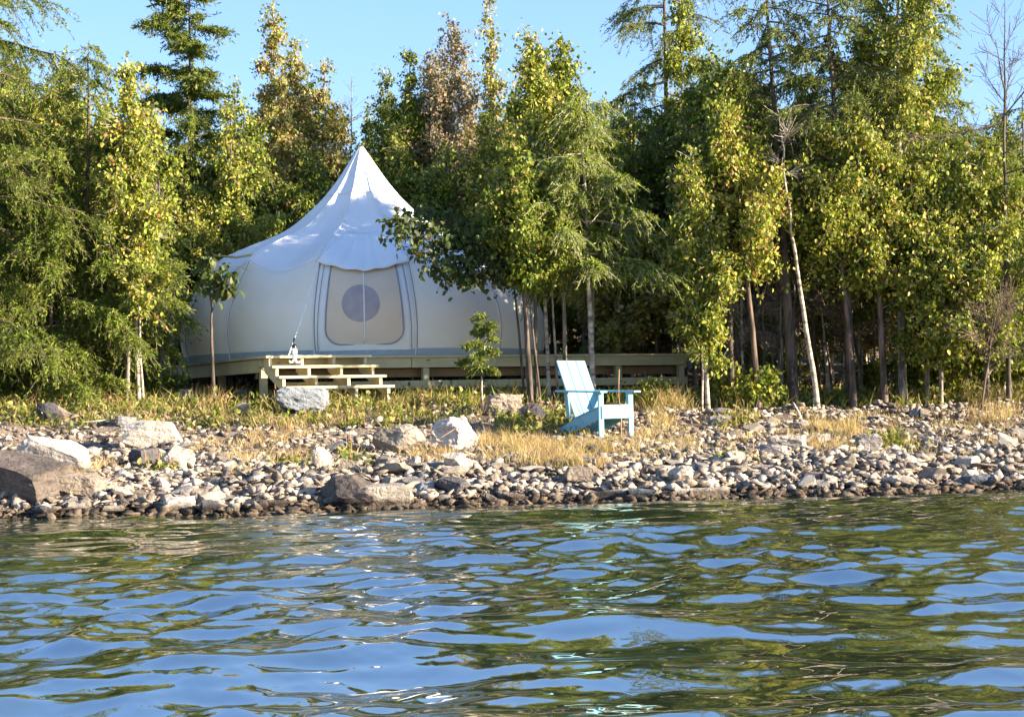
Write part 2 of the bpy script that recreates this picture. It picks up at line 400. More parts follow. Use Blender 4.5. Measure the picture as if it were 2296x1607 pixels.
xs = np.concatenate([np.linspace(-200, -14, 20)[:-1], np.linspace(-14, 14, 330), np.linspace(14, 200, 20)[1:]])
ys = np.concatenate([np.linspace(-30, 13, 12)[:-1], np.linspace(13, 27, 260), np.linspace(27, 60, 60)[1:], np.linspace(60, 500, 20)[1:]])
XX, YY = np.meshgrid(xs, ys); ZZ = ground(XX, YY)
nx, ny = len(xs), len(ys); idx = np.arange(nx * ny).reshape(ny, nx)
FQ = np.stack([idx[:-1, :-1], idx[:-1, 1:], idx[1:, 1:], idx[1:, :-1]], -1).reshape(-1, 4)
q = NB('ground', .95, .1)
n1 = q.noise(2.5, 8, .7); n2 = q.noise(22, 6, .75)
g_ = q.n('ShaderNodeNewGeometry'); sp = q.n('ShaderNodeSeparateXYZ'); q.l(g_.outputs['Position'], sp.inputs[0])
beach = q.ramp(n2, [(.35, (.07, .05, .04)), (.5, (.20, .155, .115)), (.68, (.36, .29, .23))])
soil = q.ramp(n2, [(.35, (.03, .022, .014)), (.55, (.09, .06, .035)), (.75, (.17, .12, .06))])
ff = q.math('MULTIPLY_ADD', n1, 2.0, sp.outputs[1])
mf = q.ramp(q.math('MULTIPLY', ff, 1 / 30), [(22.3 / 30, (0, 0, 0)), (23.8 / 30, (1, 1, 1))])
wet = q.ramp(sp.outputs[2], [(.05, (.35, .32, .28)), (.10, (1, 1, 1))])
q.base(q.mix(1.0, q.mix(mf, beach, soil), wet, 'MULTIPLY')); q.bump(q.math('MULTIPLY_ADD', n2, .5, n1), .8, .05)
M['ground'] = q.m
me = mesh_np('ground', np.stack([XX, YY, ZZ], -1).reshape(-1, 3), FQ, ['ground'], smooth=True)
tag(link('ground', me), kind='structure')

# ---------------------------------------------------------------- water
def build_water():
    g = np.random.default_rng(4)
    yy = np.concatenate([np.linspace(-120, 1.6, 14)[:-1], 1.6 * (19.0 / 1.6) ** np.linspace(0, 1, 1150)])
    ui = np.linspace(-1, 1, 760); ue = np.array([1.06, 1.15, 1.3, 1.6, 2.2, 3.5, 7, 16])
    u = np.concatenate([-ue[::-1], ui, ue])
    Yg, Ug = np.meshgrid(yy, u, indexing='ij')
    Xg = Ug * (.36 * np.clip(Yg, 1.6, 19) + .9)
    Z = np.zeros_like(Xg); DX = np.zeros_like(Xg); DY = np.zeros_like(Xg)
    near = 1 - sstep(1.0, 1.7, np.abs(Ug)) ; near = near * sstep(-1, 2.0, Yg)
    # slow modulation so that calmer and busier patches alternate
    md = .66 + .40 * np.sin(Xg * .9 + .5 * np.sin(Yg * .5) + 1) * np.sin(Yg * .7 + Xg * .3)
    bands = [(2.4, .022, 6, .45, 0), (1.05, .0088, 10, .6, 0), (.52, .0076, 18, .7, 1), (.31, .0054, 22, .8, 1), (.17, .0019, 20, .9, 1), (.085, .0005, 14, 1.2, 1)]
    for lam, A, n, sp_, m in bands:
        for i in range(n):
            l = lam * g.uniform(.75, 1.35); k = 2 * np.pi / l
            th = g.normal(-1.45, sp_); cx, cy = math.cos(th), math.sin(th)
            ph = k * (cx * Xg + cy * Yg) + g.uniform(0, 6.28)
            a = A * g.uniform(.5, 1.3) * math.sqrt(2.0 / n) * 1.25
            amp = a * (md if m else 1) * near
            Z += amp * np.sin(ph); DX -= amp * cx * np.cos(ph) * -.9; DY -= amp * cy * np.cos(ph) * -.9
    fade = .50 + .50 * (1 - sstep(-8.0, -.3, Yg - shoreY(Xg)))
    Z *= fade
    V = np.stack([Xg + DX * fade, Yg + DY * fade, Z], -1).reshape(-1, 3)
    a, b = Xg.shape; idx = np.arange(a * b).reshape(a, b)
    FQ = np.stack([idx[:-1, :-1], idx[:-1, 1:], idx[1:, 1:], idx[1:, :-1]], -1).reshape(-1, 4)
    q = NB('water', .025, .5); q.b.inputs['IOR'].default_value = 7.0
    n = q.noise(1.2, 3, .5)
    q.base(q.ramp(n, [(.3, (.014, .026, .014)), (.7, (.030, .042, .018))]))
    M['water'] = q.m
    return mesh_np('water', V, FQ, ['water'], smooth=True)
tag(link('water', build_water()), kind='structure')

# ---------------------------------------------------------------- rocks
def hull_stone(seed, n=15, flat=.55):
    g = np.random.default_rng(seed); bm = bmesh.new()
    P = unit(g.normal(size=(n, 3))) * g.uniform(.8, 1.05, (n, 1)) * np.array([1, .78, flat])
    for p in P: bm.verts.new(p)
    r = bmesh.ops.convex_hull(bm, input=bm.verts[:])
    bmesh.ops.delete(bm, geom=list({x for x in r['geom_interior'] + r['geom_unused'] if isinstance(x, bmesh.types.BMVert)}), context='VERTS')
    bmesh.ops.triangulate(bm, faces=bm.faces[:]); bm.verts.ensure_lookup_table()
    V = np.array([v.co[:] for v in bm.verts]); Fc = np.array([[v.index for v in f.verts] for f in bm.faces]); bm.free()
    return V, Fc
def boulder_mesh(name, seed, dims, mat, nplanes=12, blocky=.0, amp=.07, sub=5):
    g = np.random.default_rng(seed); bm = bmesh.new(); bmesh.ops.create_icosphere(bm, subdivisions=sub, radius=1)
    V = np.array([v.co[:] for v in bm.verts])
    pl = [(unit(g.normal(size=3)), g.uniform(.62, .85)) for _ in range(nplanes)]
    if blocky:
        for ax in ((1, 0, 0), (-1, 0, 0), (0, 1, 0), (0, -1, 0), (0, 0, 1), (0, 0, -1)):
            pl.append((unit(np.array(ax) + g.normal(size=3) * .13), g.uniform(.48, .66)))
    for n, d in pl:
        e = V @ n - d; V = V - np.clip(e, 0, None)[:, None] * n
    off = g.uniform(0, 50, 3)
    V *= np.array([1, 1, 1]) / np.abs(V).max(0)
    for i, v in enumerate(V):
        p = Vector(v * 1.6 + off); k = mnoise.fractal(p, .9, 2.1, 6) * amp * 1.0 - abs(mnoise.noise(p * 2.3)) * amp * .9
        p2 = Vector((v[0] * 1.2, v[1] * 1.2, v[2] * 6) + off); k += (mnoise.noise(p2)) * amp * .5
        V[i] = v * (1 + k)
    V *= np.array(dims) / 2
    for v, c in zip(bm.verts, V): v.co = c
    me = bpy.data.meshes.new(name); bm.to_mesh(me); bm.free(); me.materials.append(M[mat]); return me
def boulder(x0, y0, x1, y1, mat, label, seed, depth=.8, blocky=0., rot=(0, 0, 0), name='boulder', yb=None, np_=12, amp=.07, cat='boulder', sink=.12):
    base = hit((x0 + x1) / 2, y1); Y = base.y
    wd = (x1 - x0) / F * Y; h = (y1 - y0) / F * Y
    me = boulder_mesh(name, seed, (wd * 1.03, wd * depth, h * (1.05 + sink)), mat, np_, blocky, amp)
    o = link(name, me, None, (base.x, Y + wd * depth * .32, base.z + h * .5 - h * sink * .4))
    o.rotation_euler = tuple(R(a) for a in rot)
    return tag(o, label, cat)

boulder(-115, 1026, 178, 1114, 'rock_brown_shaded', 'huge dark-faced rock slab lying at the far left edge of the shore', 1, .6, 1, (4, 11, -30), 'rock_slab', amp=.06, cat='rock slab')
boulder(36, 990, 222, 1068, 'rock_pale', 'bright white slab tilted down to the right on top of the dark slab', 2, .5, 1, (6, 17, -8), 'rock_slab', amp=.05, cat='rock slab')
boulder(125, 1062, 232, 1116, 'rock_tan', 'tan flat stone at the right foot of the huge dark slab', 3, .7, .5, (0, 6, 12), 'rock', cat='rock')
boulder(262, 944, 412, 1002, 'rock_pale', 'long light grey slab lying flat below the weeds left of the tent', 4, .45, 1, (0, 3, 4), 'rock_slab', amp=.05, cat='rock slab')
boulder(258, 932, 304, 958, 'rock_grey', 'small square block on the left end of the long grey slab', 5, .8, 1, (0, 0, 20), 'rock', cat='rock')
boulder(352, 998, 432, 1058, 'rock_pale', 'round pale boulder below the right end of the long grey slab', 6, .9, 0, (0, 0, 0))
boulder(280, 1002, 352, 1048, 'rock_dark_and_shade', 'jagged dark rock tucked left of the round pale boulder', 7, .8, .4, (0, 10, -38), 'rock', cat='rock')
boulder(76, 900, 128, 952, 'rock_dark_and_shade', 'dark rock leaning under a tan slab at the upper left beach', 8, .8, 0, (0, 0, 0), 'rock', cat='rock')
boulder(98, 910, 154, 948, 'rock_tan', 'tan slab tilted against a dark rock beside the left bush', 9, .5, 1, (0, 28, 0), 'rock_slab', cat='rock slab')
boulder(834, 953, 952, 1016, 'rock_pale', 'rounded white boulder with a dark left flank below the steps', 10, .8, 0, (0, 0, 15), np_=9)
boulder(962, 928, 1062, 1018, 'rock_pale', 'tallest pale boulder on the beach, cracked down its right side', 55, .8, .25, (0, 0, -25), amp=.15, np_=15)
boulder(992, 1012, 1058, 1058, 'rock_pale', 'low pale rock in dry grass in front of the tallest boulder', 13, .8, 0, (0, 0, 0), 'rock', cat='rock')
boulder(700, 1002, 748, 1056, 'rock_pale', 'upright white triangular slab standing alone in the gravel', 14, .35, 0, (10, -8, 15), 'rock_slab', cat='rock slab')
boulder(702, 1068, 862, 1140, 'rock_brown_shaded', 'wide brown-topped block standing in the water edge below the steps', 61, .7, .0, (6, 3, -30), 'rock', np_=16, cat='rock')
boulder(800, 1082, 930, 1142, 'rock_pale', 'pale block with orange stained foot right of the brown-topped block', 16, .6, 1, (0, 2, -4), 'rock', cat='rock')
boulder(966, 1062, 1052, 1108, 'rock_dark_and_shade', 'black square block in the shingle right of the pale shore block', 62, .6, .0, (0, -3, -30), 'rock', np_=16, cat='rock')  # shade on the front face is put into the stone colour
boulder(928, 1082, 980, 1106, 'rock_blue', 'dark bluish low rock touching the left of the black square block', 18, .8, .4, (0, 0, 5), 'rock', cat='rock')
boulder(436, 1122, 492, 1154, 'rock_dark_and_shade', 'black rounded rock at the water edge on the left half of the shore', 19, .8, 0, (0, 0, 0), 'rock', cat='rock')
boulder(618, 866, 742, 932, 'rock_blue', 'weathered blue grey boulder at the foot of the wooden steps', 20, .7, .3, (0, 12, 5), amp=.1)
boulder(1078, 884, 1172, 936, 'rock_tan', 'cracked brown rock under the little spruce sapling', 21, .7, .3, (0, 0, 5), amp=.15)
boulder(1160, 905, 1222, 948, 'rock_dark_and_shade', 'dark hollow rock left of the blue chair below the maple stems', 22, .8, 0, (0, 0, 0), 'rock', cat='rock')
boulder(1722, 974, 1820, 1008, 'rock_pale', 'flat white slab with a shaded right end on the upper right beach', 23, .6, 1, (0, -3, -8), 'rock_slab', cat='rock slab')
boulder(1700, 996, 1772, 1026, 'rock_grey', 'grey rock wedged under the flat white slab', 24, .8, .3, (0, 0, 0), 'rock', cat='rock')
boulder(1922, 974, 1982, 1014, 'rock_grey', 'dark topped pile-like rock among dry grass on the right beach', 25, .8, .4, (0, 0, 10), 'rock', cat='rock')
boulder(1828, 972, 1868, 996, 'rock_pale', 'small split white rock between two dry grass clumps on the right', 26, .8, .2, (0, 0, 10), 'rock', cat='rock')
boulder(1995, 1066, 2064, 1096, 'rock_pale', 'smooth white oval slab tilted to the water on the right shore', 27, .5, 0, (0, 14, 0), 'rock_slab', cat='rock slab')
boulder(2160, 1066, 2225, 1096, 'rock_blue', 'bluish rock at the water edge near the right end of the shore', 28, .8, .2, (0, 0, 0), 'rock', cat='rock')
boulder(1118, 1102, 1170, 1130, 'rock_tan', 'orange brown stone at the water edge below the dry grass', 29, .8, 0, (0, 0, 0), 'rock', cat='rock')
boulder(1268, 1046, 1332, 1086, 'rock_tan', 'blocky tan rock under the orange grass below the chair', 31, .7, 1, (0, 0, 5), 'rock', cat='rock')
boulder(1500, 1044, 1562, 1082, 'rock_tan', 'tan pointed rock above the shingle right of the orange grass', 32, .7, 0, (0, 0, 0), 'rock', cat='rock')
boulder(1405, 1096, 1480, 1122, 'rock_blue', 'dark bluish slab at the water edge below the chair', 33, .6, .4, (0, 4, 0), 'rock_slab', cat='rock slab')
boulder(1510, 1092, 1640, 1118, 'rock_pale', 'long low white slab lying along the water edge right of centre', 34, .35, .4, (0, -2, 6), 'rock_slab', cat='rock slab')
boulder(560, 1118, 640, 1142, 'rock_brown_shaded', 'low dark slab just left of the brown-topped shore block', 35, .6, .6, (0, 2, 0), 'rock_slab', cat='rock slab')
boulder(352, 1112, 440, 1148, 'rock_pale', 'broad pale rock left of the black rounded rock at the water', 36, .6, .2, (0, -4, 0), 'rock', cat='rock')
boulder(760, 1030, 806, 1058, 'rock_tan', 'leaning tan stone beside a green tuft below the white boulder', 37, .5, .2, (0, 20, 0), 'rock', cat='rock')
boulder(395, 868, 440, 905, 'rock_pale', 'pale rock in the weeds under the tent corner left of the steps', 38, .8, 0, (0, 0, 0), 'rock', cat='rock')
boulder(524, 902, 556, 926, 'rock_pale', 'small white rock in the green weeds below the tent', 39, .8, 0, (0, 0, 0), 'rock', cat='rock')
boulder(525, 868, 570, 896, 'rock_grey', 'grey rock beside the slim trunk at the tent corner', 40, .8, 0, (0, 0, 0), 'rock', cat='rock')
boulder(1262, 928, 1316, 950, 'rock_pale', 'flat pale stone directly behind the blue chair', 43, .6, .5, (0, 0, 0), 'rock', cat='rock')
boulder(1590, 930, 1640, 956, 'rock_grey', 'grey rock with dark hollow on the stones right of the chair', 44, .8, .1, (0, 0, 0), 'rock', cat='rock')

# shingle as one mass + the largest stones one by one
PROTO = [hull_stone(100 + i, 9 + i % 5, .20 + .07 * (i % 5)) for i in range(12)]
def stones_mesh(name, X, Y, S, g, mats, lift=.25):
    Vs, Fs = [], []; n0 = 0
    n = len(X); pi = g.integers(0, 12, n); Z = ground(X, Y)
    for p in range(12):
        V, Fc = PROTO[p]; k = np.where(pi == p)[0]; m = len(k)
        if not m: continue
        az = g.uniform(0, 6.28, m); tx = g.normal(0, .36, m); ty = g.normal(0, .36, m)
        sc = S[k][:, None] * g.uniform(.75, 1.2, (m, 3))
        W = V[None] * sc[:, None]
        y = W[..., 1] * np.cos(tx)[:, None] - W[..., 2] * np.sin(tx)[:, None]; z = W[..., 1] * np.sin(tx)[:, None] + W[..., 2] * np.cos(tx)[:, None]; x = W[..., 0]
        x, z = x * np.cos(ty)[:, None] + z * np.sin(ty)[:, None], -x * np.sin(ty)[:, None] + z * np.cos(ty)[:, None]
        x, y = x * np.cos(az)[:, None] - y * np.sin(az)[:, None], x * np.sin(az)[:, None] + y * np.cos(az)[:, None]
        W = np.stack([x + X[k][:, None], y + Y[k][:, None], z + (Z[k] + S[k] * lift)[:, None]], -1).reshape(-1, 3)
        Vs.append(W); Fs.append((Fc[None] + (np.arange(m) * len(V))[:, None, None]).reshape(-1, 3) + n0); n0 += len(W)
    return mesh_np(name, np.concatenate(Vs), np.concatenate(Fs), mats)
g = np.random.default_rng(21)
n = 34000
u = g.uniform(-7.2, 7.6, n); s = np.concatenate([g.uniform(-.25, 2.2, 17000), g.uniform(1.6, 7.4, n - 17000)])
S = .018 + .08 * g.random(n) ** 3.4; S[:17000] *= 1.2
k = (s > 4.6) & (u < .3); keep = ~k | (g.random(n) < np.where(s < 6.2, .9, .4))
tag(link('shingle', stones_mesh('shingle', u[keep], (shoreY(u) + s)[keep], S[keep], g, ['shingle'])), 'pale limestone shingle and small pebbles covering the whole beach', 'shingle', kind='stuff')
smeshes = {}
for i in range(8):
    for tn, mt in (('pale', 'rock_pale'), ('grey', 'rock_grey'), ('tan', 'rock_tan')):
        smeshes[(i, tn)] = boulder_mesh('stone', 300 + i, (1, .8, .26 + .07 * (i % 4)), mt, 9, .3 if i % 2 else 0, .05, 3)
cnt = 0
LM = [(-9, -3.6, 'below the huge slab at the left end'), (-3.6, -2.3, 'left of the brown-topped shore block'), (-2.3, -.9, 'around the two shore blocks below the steps'),
      (-.9, .35, 'below the tallest boulder'), (.35, 1.6, 'below the blue chair'), (1.6, 3.1, 'right of the chair below the birch snag'), (3.1, 9, 'towards the right end of the beach')]
while cnt < 285:
    x = g.uniform(-5.6, 6.3); s_ = g.uniform(.0, 1.6) if cnt < 190 else g.uniform(1.6, 7.2)
    y = float(shoreY(x)) + s_
    if abs(x) > .31 * y: continue
    if s_ > 4.5 and x < .3: continue
    tn = ['pale', 'pale', 'grey', 'tan'][int(g.integers(0, 4))]; i = int(g.integers(0, 8))
    sz = (.10 + .20 * g.random() ** 2) * (1 if s_ < 1.6 else 1.1)
    o = link('stone', smeshes[(i, tn)], None, (x, y, gz(x, y) + sz * .13)); o.scale = (sz * g.uniform(.8, 1.4), sz, sz * g.uniform(.7, 1.1))
    o.rotation_euler = (g.normal() * .25, g.normal() * .25, g.uniform(0, 6.28))
    zone = [t for a, b, t in LM if a <= x < b][0]; row = 'near the water' if s_ < .55 else ('on the shingle bank' if s_ < 1.6 else ('among the dry grass' if s_ < 4.2 else 'on the upper beach'))
    tag(o, f"{'small' if sz < .14 else 'large'} {tn} {'blocky' if i % 2 else 'rounded'} stone {row} {zone}", 'stone', 'single stones lying on the shore'); cnt += 1

# ---------------------------------------------------------------- deck, steps
A = at(600, 797, 24.0); TA = R(27)
e1 = Vector((math.cos(TA), math.sin(TA), 0)); e2 = Vector((-math.sin(TA), math.cos(TA), 0)); ZD = A.z
DM = Matrix.Translation((A.x, A.y, 0)) @ Matrix.Rotation(TA, 4, 'Z')      # local x along front, y back, z up
DW = 7.25; FY = .27
deck = link('timber_deck', None); deck.matrix_world = DM
tag(deck, 'raised greenish timber deck on short posts carrying the tent', 'deck')
gd = random.Random(3)
bm = bmesh.new(); y = FY
while y < 7.4:
    box(bm, (DW / 2 - .03, y + .068, ZD - .019), (DW + .06, .136, .036)); y += .143
bm_done(bm, 'deck_boards', 'wood_deck', deck, .003)
for a, b in ((0.02, 2.36), (2.37, 3.55), (3.56, 5.35), (5.36, DW - .02)):
    bm = bmesh.new(); box(bm, ((a + b) / 2, FY + .05, ZD - .04 - .073), (b - a, .036, .146)); bm_done(bm, 'fascia_board', 'wood_deck', deck, .004)
for a, b in ((.02, 3.7), (3.72, DW - .03)):
    bm = bmesh.new(); box(bm, ((a + b) / 2, FY + .30, ZD - .040 - .16 - .06), (b - a, .09, .125)); bm_done(bm, 'beam', 'wood_brown', deck, .004)
for a, b in ((.3, 3.0), (3.02, 5.3), (5.32, DW + .02)):
    bm = bmesh.new(); box(bm, ((a + b) / 2, FY + .045, ZD - .44), (b - a, .036, .118)); bm_done(bm, 'skirt_board', 'wood_deck', deck, .004)
for x in (.06, 1.2, 2.62, 4.4, 6.0, DW - .06):
    c = DM @ Vector((x, FY + .11, 0)); zb = gz(c.x, c.y) - .15
    bm = bmesh.new(); box(bm, (x, FY + .115, (zb + ZD - .19) / 2), (.1, .09, ZD - .19 - zb)); bm_done(bm, 'post', 'wood_deck', deck, .004)
for x in (.06, DW - .06):
    for y in (2.4, 4.8, 7.2):
        c = DM @ Vector((x, y, 0)); zb = gz(c.x, c.y) - .15
        bm = bmesh.new(); box(bm, (x, y, (zb + ZD - .05) / 2), (.1, .1, ZD - .05 - zb)); bm_done(bm, 'post', 'wood_brown', deck, .004)
for x in (0.0, DW - .0):
    bm = bmesh.new(); box(bm, (x, 3.84, ZD - .04 - .1), (.038, 7.05, .19)); bm_done(bm, 'rim_joist', 'wood_deck', deck, .004)
bm = bmesh.new()
for i in range(1, 16):
    box(bm, (i * .45, 3.9, ZD - .04 - .07), (.038, 6.9, .138))
bm_done(bm, 'joists', 'wood_brown', deck)

steps = link('wooden_steps', None); steps.matrix_world = DM
tag(steps, 'open wooden steps of four pale treads rising to the deck corner', 'steps')
SW = 1.56; RISE = .152; RUN = .285
for k in range(4):
    bm = bmesh.new(); z = ZD - k * RISE; y = -k * RUN
    off = .0 if k < 3 else .0
    box(bm, (SW / 2, y + .135, z - .018), (SW + .06, .28, .036)); bm_done(bm, 'tread', 'wood_step', steps, .004)
for x in (.05, .53, 1.02, 1.51):
    bm = bmesh.new(); pts = [(.255, ZD - .04)]
    for k in range(4):
        z = ZD - k * RISE - .038; y = -k * RUN + .03
        pts += [(y, z)]
        pts += [(y, z - RISE + (.0 if k < 3 else .0))] if k < 3 else []
    c = DM @ Vector((x, -3 * RUN, 0)); zb = gz(c.x, c.y) - .05
    pts += [(-3 * RUN + .03, zb), (-3 * RUN + .11, zb), (-3 * RUN + .15, ZD - 4.0 * RISE), (.255, ZD - 1.5 * RISE)]
    prism(bm, pts, x - .02, x + .02, lambda u, yy, v: (yy, u, v)); bm_done(bm, 'stringer', 'wood_step', steps)

# ---------------------------------------------------------------- tent
def centre_u(v):
    lo, hi = 0, 6
    for _ in range(50):
        m = (lo + hi) / 2; c = DM @ Vector((m, v, 0)); d = CROT.transposed() @ (Vector((c.x, c.y, ZD)) - EYE); px = 1148 + F * d.x / -d.z
        lo, hi = (m, hi) if px < 819 else (lo, m)
    return m
TC = DM @ Vector((centre_u(3.36), 3.36, 0)); TC.z = ZD + .002
FACE = math.atan2(-TC.y, -TC.x)
print('TENT', TC, 'deckz', ZD)
tent = link('bell_tent', None, None, TC); tent.rotation_euler.z = FACE     # local +x faces the camera
tag(tent, 'large white onion-shaped canvas tent with a pointed roof on the deck', 'tent')
SEAM = np.array([(2.93, 0), (2.99, .38), (2.94, .75), (2.78, 1.12), (2.62, 1.40), (2.42, 1.66), (1.93, 1.90), (1.30, 2.17), (.86, 2.52), (.44, 2.98), (.02, 3.60)])
MID = np.array([(2.96, 0), (3.03, .38), (2.99, .73), (2.86, 1.05), (2.72, 1.25), (2.50, 1.43), (1.86, 1.83), (1.245, 2.13), (.82, 2.49), (.42, 2.96), (.02, 3.60)])
def crom(P, t):
    n = len(P) - 1; x = np.clip(np.asarray(t, float), 0, 1) * n; i = np.minimum(x.astype(int), n - 1); f = (x - i)[..., None]
    p0 = P[np.maximum(i - 1, 0)]; p1 = P[i]; p2 = P[i + 1]; p3 = P[np.minimum(i + 2, n)]
    return .5 * (2 * p1 + (p2 - p0) * f + (2 * p0 - 5 * p1 + 4 * p2 - p3) * f * f + (3 * p1 - p0 - 3 * p2 + p3) * f ** 3)
NP = 12; AL = math.pi / NP
def tent_pt(th, t, off=0.):
    th = np.asarray(th, float); t = np.asarray(t, float)
    th, t = np.broadcast_arrays(th, t)
    ph = ((th / AL + 1) % 2) - 1                    # -1..1 across a panel, seams at +-1
    wgt = np.abs(ph) ** 1.7
    p = crom(SEAM, t) * wgt[..., None] + crom(MID, t) * (1 - wgt)[..., None]
    chord = math.cos(AL) / np.cos(AL * ph)
    k = sstep(.40, .58, t)
    sag = 1 - .02 * np.sin(np.pi * np.clip((t - .5) / .5, 0, 1)) * (1 - ph ** 2)
    r = p[..., 0] * (1 + (np.minimum(1, chord / math.cos(AL * 1.0) * math.cos(AL)) * sag - 1) * k)
    r = r * (1 + (1 - k) * .006 * (1 - ph ** 2))
    # gathered wrinkles that run down the roof
    wr = np.sin(th * 67 + 3 * np.sin(t * 9)) * .5 + np.sin(th * 131 + 5 * np.sin(t * 7 + th)) * .35
    r = r + wr * .010 * k * (1 - sstep(.93, 1., t)) * (.35 + .65 * np.abs(ph)) + off
    return np.stack([r * np.cos(th), r * np.sin(th), p[..., 1] + off * .25], -1)
def tent_sheet(name, th, t, mat, parent, off=0., close=True, smooth=True):
    TH, T = np.meshgrid(th, t); V = tent_pt(TH, T, off); a, b = TH.shape
    idx = np.arange(a * b).reshape(a, b)
    if close: i0, i1 = idx, np.roll(idx, -1, 1)
    else: i0, i1 = idx[:, :-1], idx[:, 1:]
    Fq = np.stack([i0[:-1], i1[:-1], i1[1:], i0[1:]], -1).reshape(-1, 4)
    o = link(name, mesh_np(name, V.reshape(-1, 3), Fq, [mat], smooth=smooth), parent); return o
THS = np.arange(NP * 24) * 2 * math.pi / (NP * 24)
tent_sheet('wall', THS, np.linspace(0, .485, 40), 'canvas_wall', tent)
tent_sheet('roof', THS, np.linspace(.455, 1, 70), 'canvas_roof', tent, .006)
capo = tent_sheet('roof_cap', THS, np.concatenate([[.862], np.linspace(.865, 1, 14)]), 'canvas_roof', tent, .022)
tent_sheet('ground_flap', THS, np.linspace(-.0, .035, 3), 'flap_blue', tent, .012)
for i in range(NP):
    a = AL + i * 2 * AL
    t_ = np.linspace(0.0, .5, 26); o = tube_obj('wall_seam', tent_pt(np.full(26, a), t_, .008), .011, 'canvas_trim', tent)
    t_ = np.linspace(.5, .995, 26); o = tube_obj('roof_seam', tent_pt(np.full(26, a), t_, .008), .010, 'canvas_roof', tent)
    # the lower hem of each roof panel
    if i not in (NP - 1,):
        th = np.linspace(a, a + 2 * AL, 21); tube_obj('roof_hem', tent_pt(th, np.full(21, .47), .008), .007, 'canvas_trim', tent)
# thin grey strip imitating the shade beside every wall seam
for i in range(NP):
    a = AL + i * 2 * AL; t_ = np.linspace(0.0, .46, 26); tube_obj('seam_shade', tent_pt(np.full(26, a + .007), t_, .006), .005, 'zip_grey', tent)

def zt(z):   # profile parameter of a height on the door panel
    lo, hi = 0, .7
    for _ in range(40):
        m = (lo + hi) / 2
        if crom(MID, m)[1] < z: lo = m
        else: hi = m
    return m
RD = 3.0
def dpt(x, z, off): return tent_pt(x / RD, zt(z), off)
door = link('door', None, tent)
# door surround (pale blue-white panel)
TH = np.linspace(-AL * .955, AL * .955, 24); tent_sheet('door_surround', TH, np.linspace(.03, .44, 30), 'canvas_trim', door, .014, close=False)
zb, zt_ = .17, 1.36
def halfw(z):
    w = .585 - .05 * max(0, (z - .3)) * .6; rr = .24
    if z < zb + rr: w -= rr - math.sqrt(max(0, rr * rr - (zb + rr - z) ** 2))
    return w
rows = np.concatenate([zb + .24 * (1 - np.cos(np.linspace(0, math.pi / 2, 10))), np.linspace(zb + .26, zt_, 24)])
for sgn, nm in ((-1, 'door_panel'), (1, 'door_panel')):
    V, Fq = [], []; nc = 10
    for z in rows:
        hw = halfw(z)
        for j in range(nc): V.append(dpt(sgn * (.012 + (hw - .012) * j / (nc - 1)), z, .022))
    for r_ in range(len(rows) - 1):
        for j in range(nc - 1):
            a = r_ * nc + j; Fq.append((a, a + 1, a + nc + 1, a + nc))
    link(nm, mesh_np(nm, np.array(V), np.array(Fq), ['canvas_mesh'], smooth=True), door)
out = [(-halfw(z), z) for z in rows[::-1]] + [(halfw(z), z) for z in rows]
tube_obj('door_zip', [dpt(x, z, .028) for x, z in out], .012, 'zip_grey', door)
tube_obj('centre_zip', [dpt(.0, z, .030) for z in np.linspace(zb + .02, zt_, 14)], .012, 'canvas_trim', door)
for sgn in (-1, 1):
    tube_obj('side_zip', [dpt(sgn * (.72 - .03 * z), z, .018) for z in np.linspace(.08, 1.36, 20)], .006, 'zip_grey', door)
    tube_obj('trim_piping', [dpt(sgn * (.69 - .03 * z), z, .018) for z in np.linspace(.12, 1.36, 20)], .008, 'canvas_trim', door)
for sgn in (-1, 1):     # one half disc of darker mesh in each door leaf
    V = [dpt(-.03 + .0, .79, .030)]; th = np.linspace(-math.pi / 2, math.pi / 2, 26)
    xs_ = [max(0, .0)]; pts = []
    for a in th:
        x = -.05 + .285 * math.cos(a) * sgn; z = .79 + .285 * math.sin(a)
        pts.append((x, z))
    V = [dpt(-.05, .79, .027)]
    Fq = []
    for ring in (.25, .5, .75, 1.):
        for a in th:
            V.append(dpt(-.05 + ring * .285 * math.cos(a) * sgn, .79 + ring * .285 * math.sin(a), .027))
    T3 = [(0, 1 + j, 2 + j) for j in range(25)]; Q4 = []
    for k in range(3):
        for j in range(25):
            a = 1 + k * 26 + j; Q4.append((a, a + 26, a + 27, a + 1))
    link('round_window', mesh_np('round_window', np.array(V), [np.array(T3), np.array(Q4)], ['window_dark'], smooth=True), door)
# awning flap over the door
V, Fq = [], []; nc, nr = 31, 16
def awn(u, v):
    a = u * AL * (.62 + .42 * v)
    t0 = .66 - v * .235
    p = tent_pt(a, t0, .02 + .07 * v)
    dz = .02 * v * (1 - abs(u) ** 2.2) - .010 * v * math.sin(u * 15 + 1) - .02 * v
    return Vector(p) + Vector((0.012 * math.sin(u * 23 + v * 4), 0, dz))
for i in range(nr):
    for j in range(nc): V.append(awn(-1 + 2 * j / (nc - 1), i / (nr - 1)))
for i in range(nr - 1):
    for j in range(nc - 1):
        a = i * nc + j; Fq.append((a, a + 1, a + nc + 1, a + nc))
aw = link('awning', mesh_np('awning', np.array([tuple(p) for p in V]), np.array(Fq), ['canvas_roof'], smooth=True), tent)
md = aw.modifiers.new('thickness', 'SOLIDIFY'); md.thickness = .006
tube_obj('awning_hem', [awn(-1 + 2 * j / 30, 1) for j in range(31)], .012, 'canvas_roof', aw)
tube_obj('awning_cord', [awn(-1 + 2 * j / 30, .0) + Vector((.01, 0, 0)) for j in range(31)], .006, 'canvas_trim', aw)
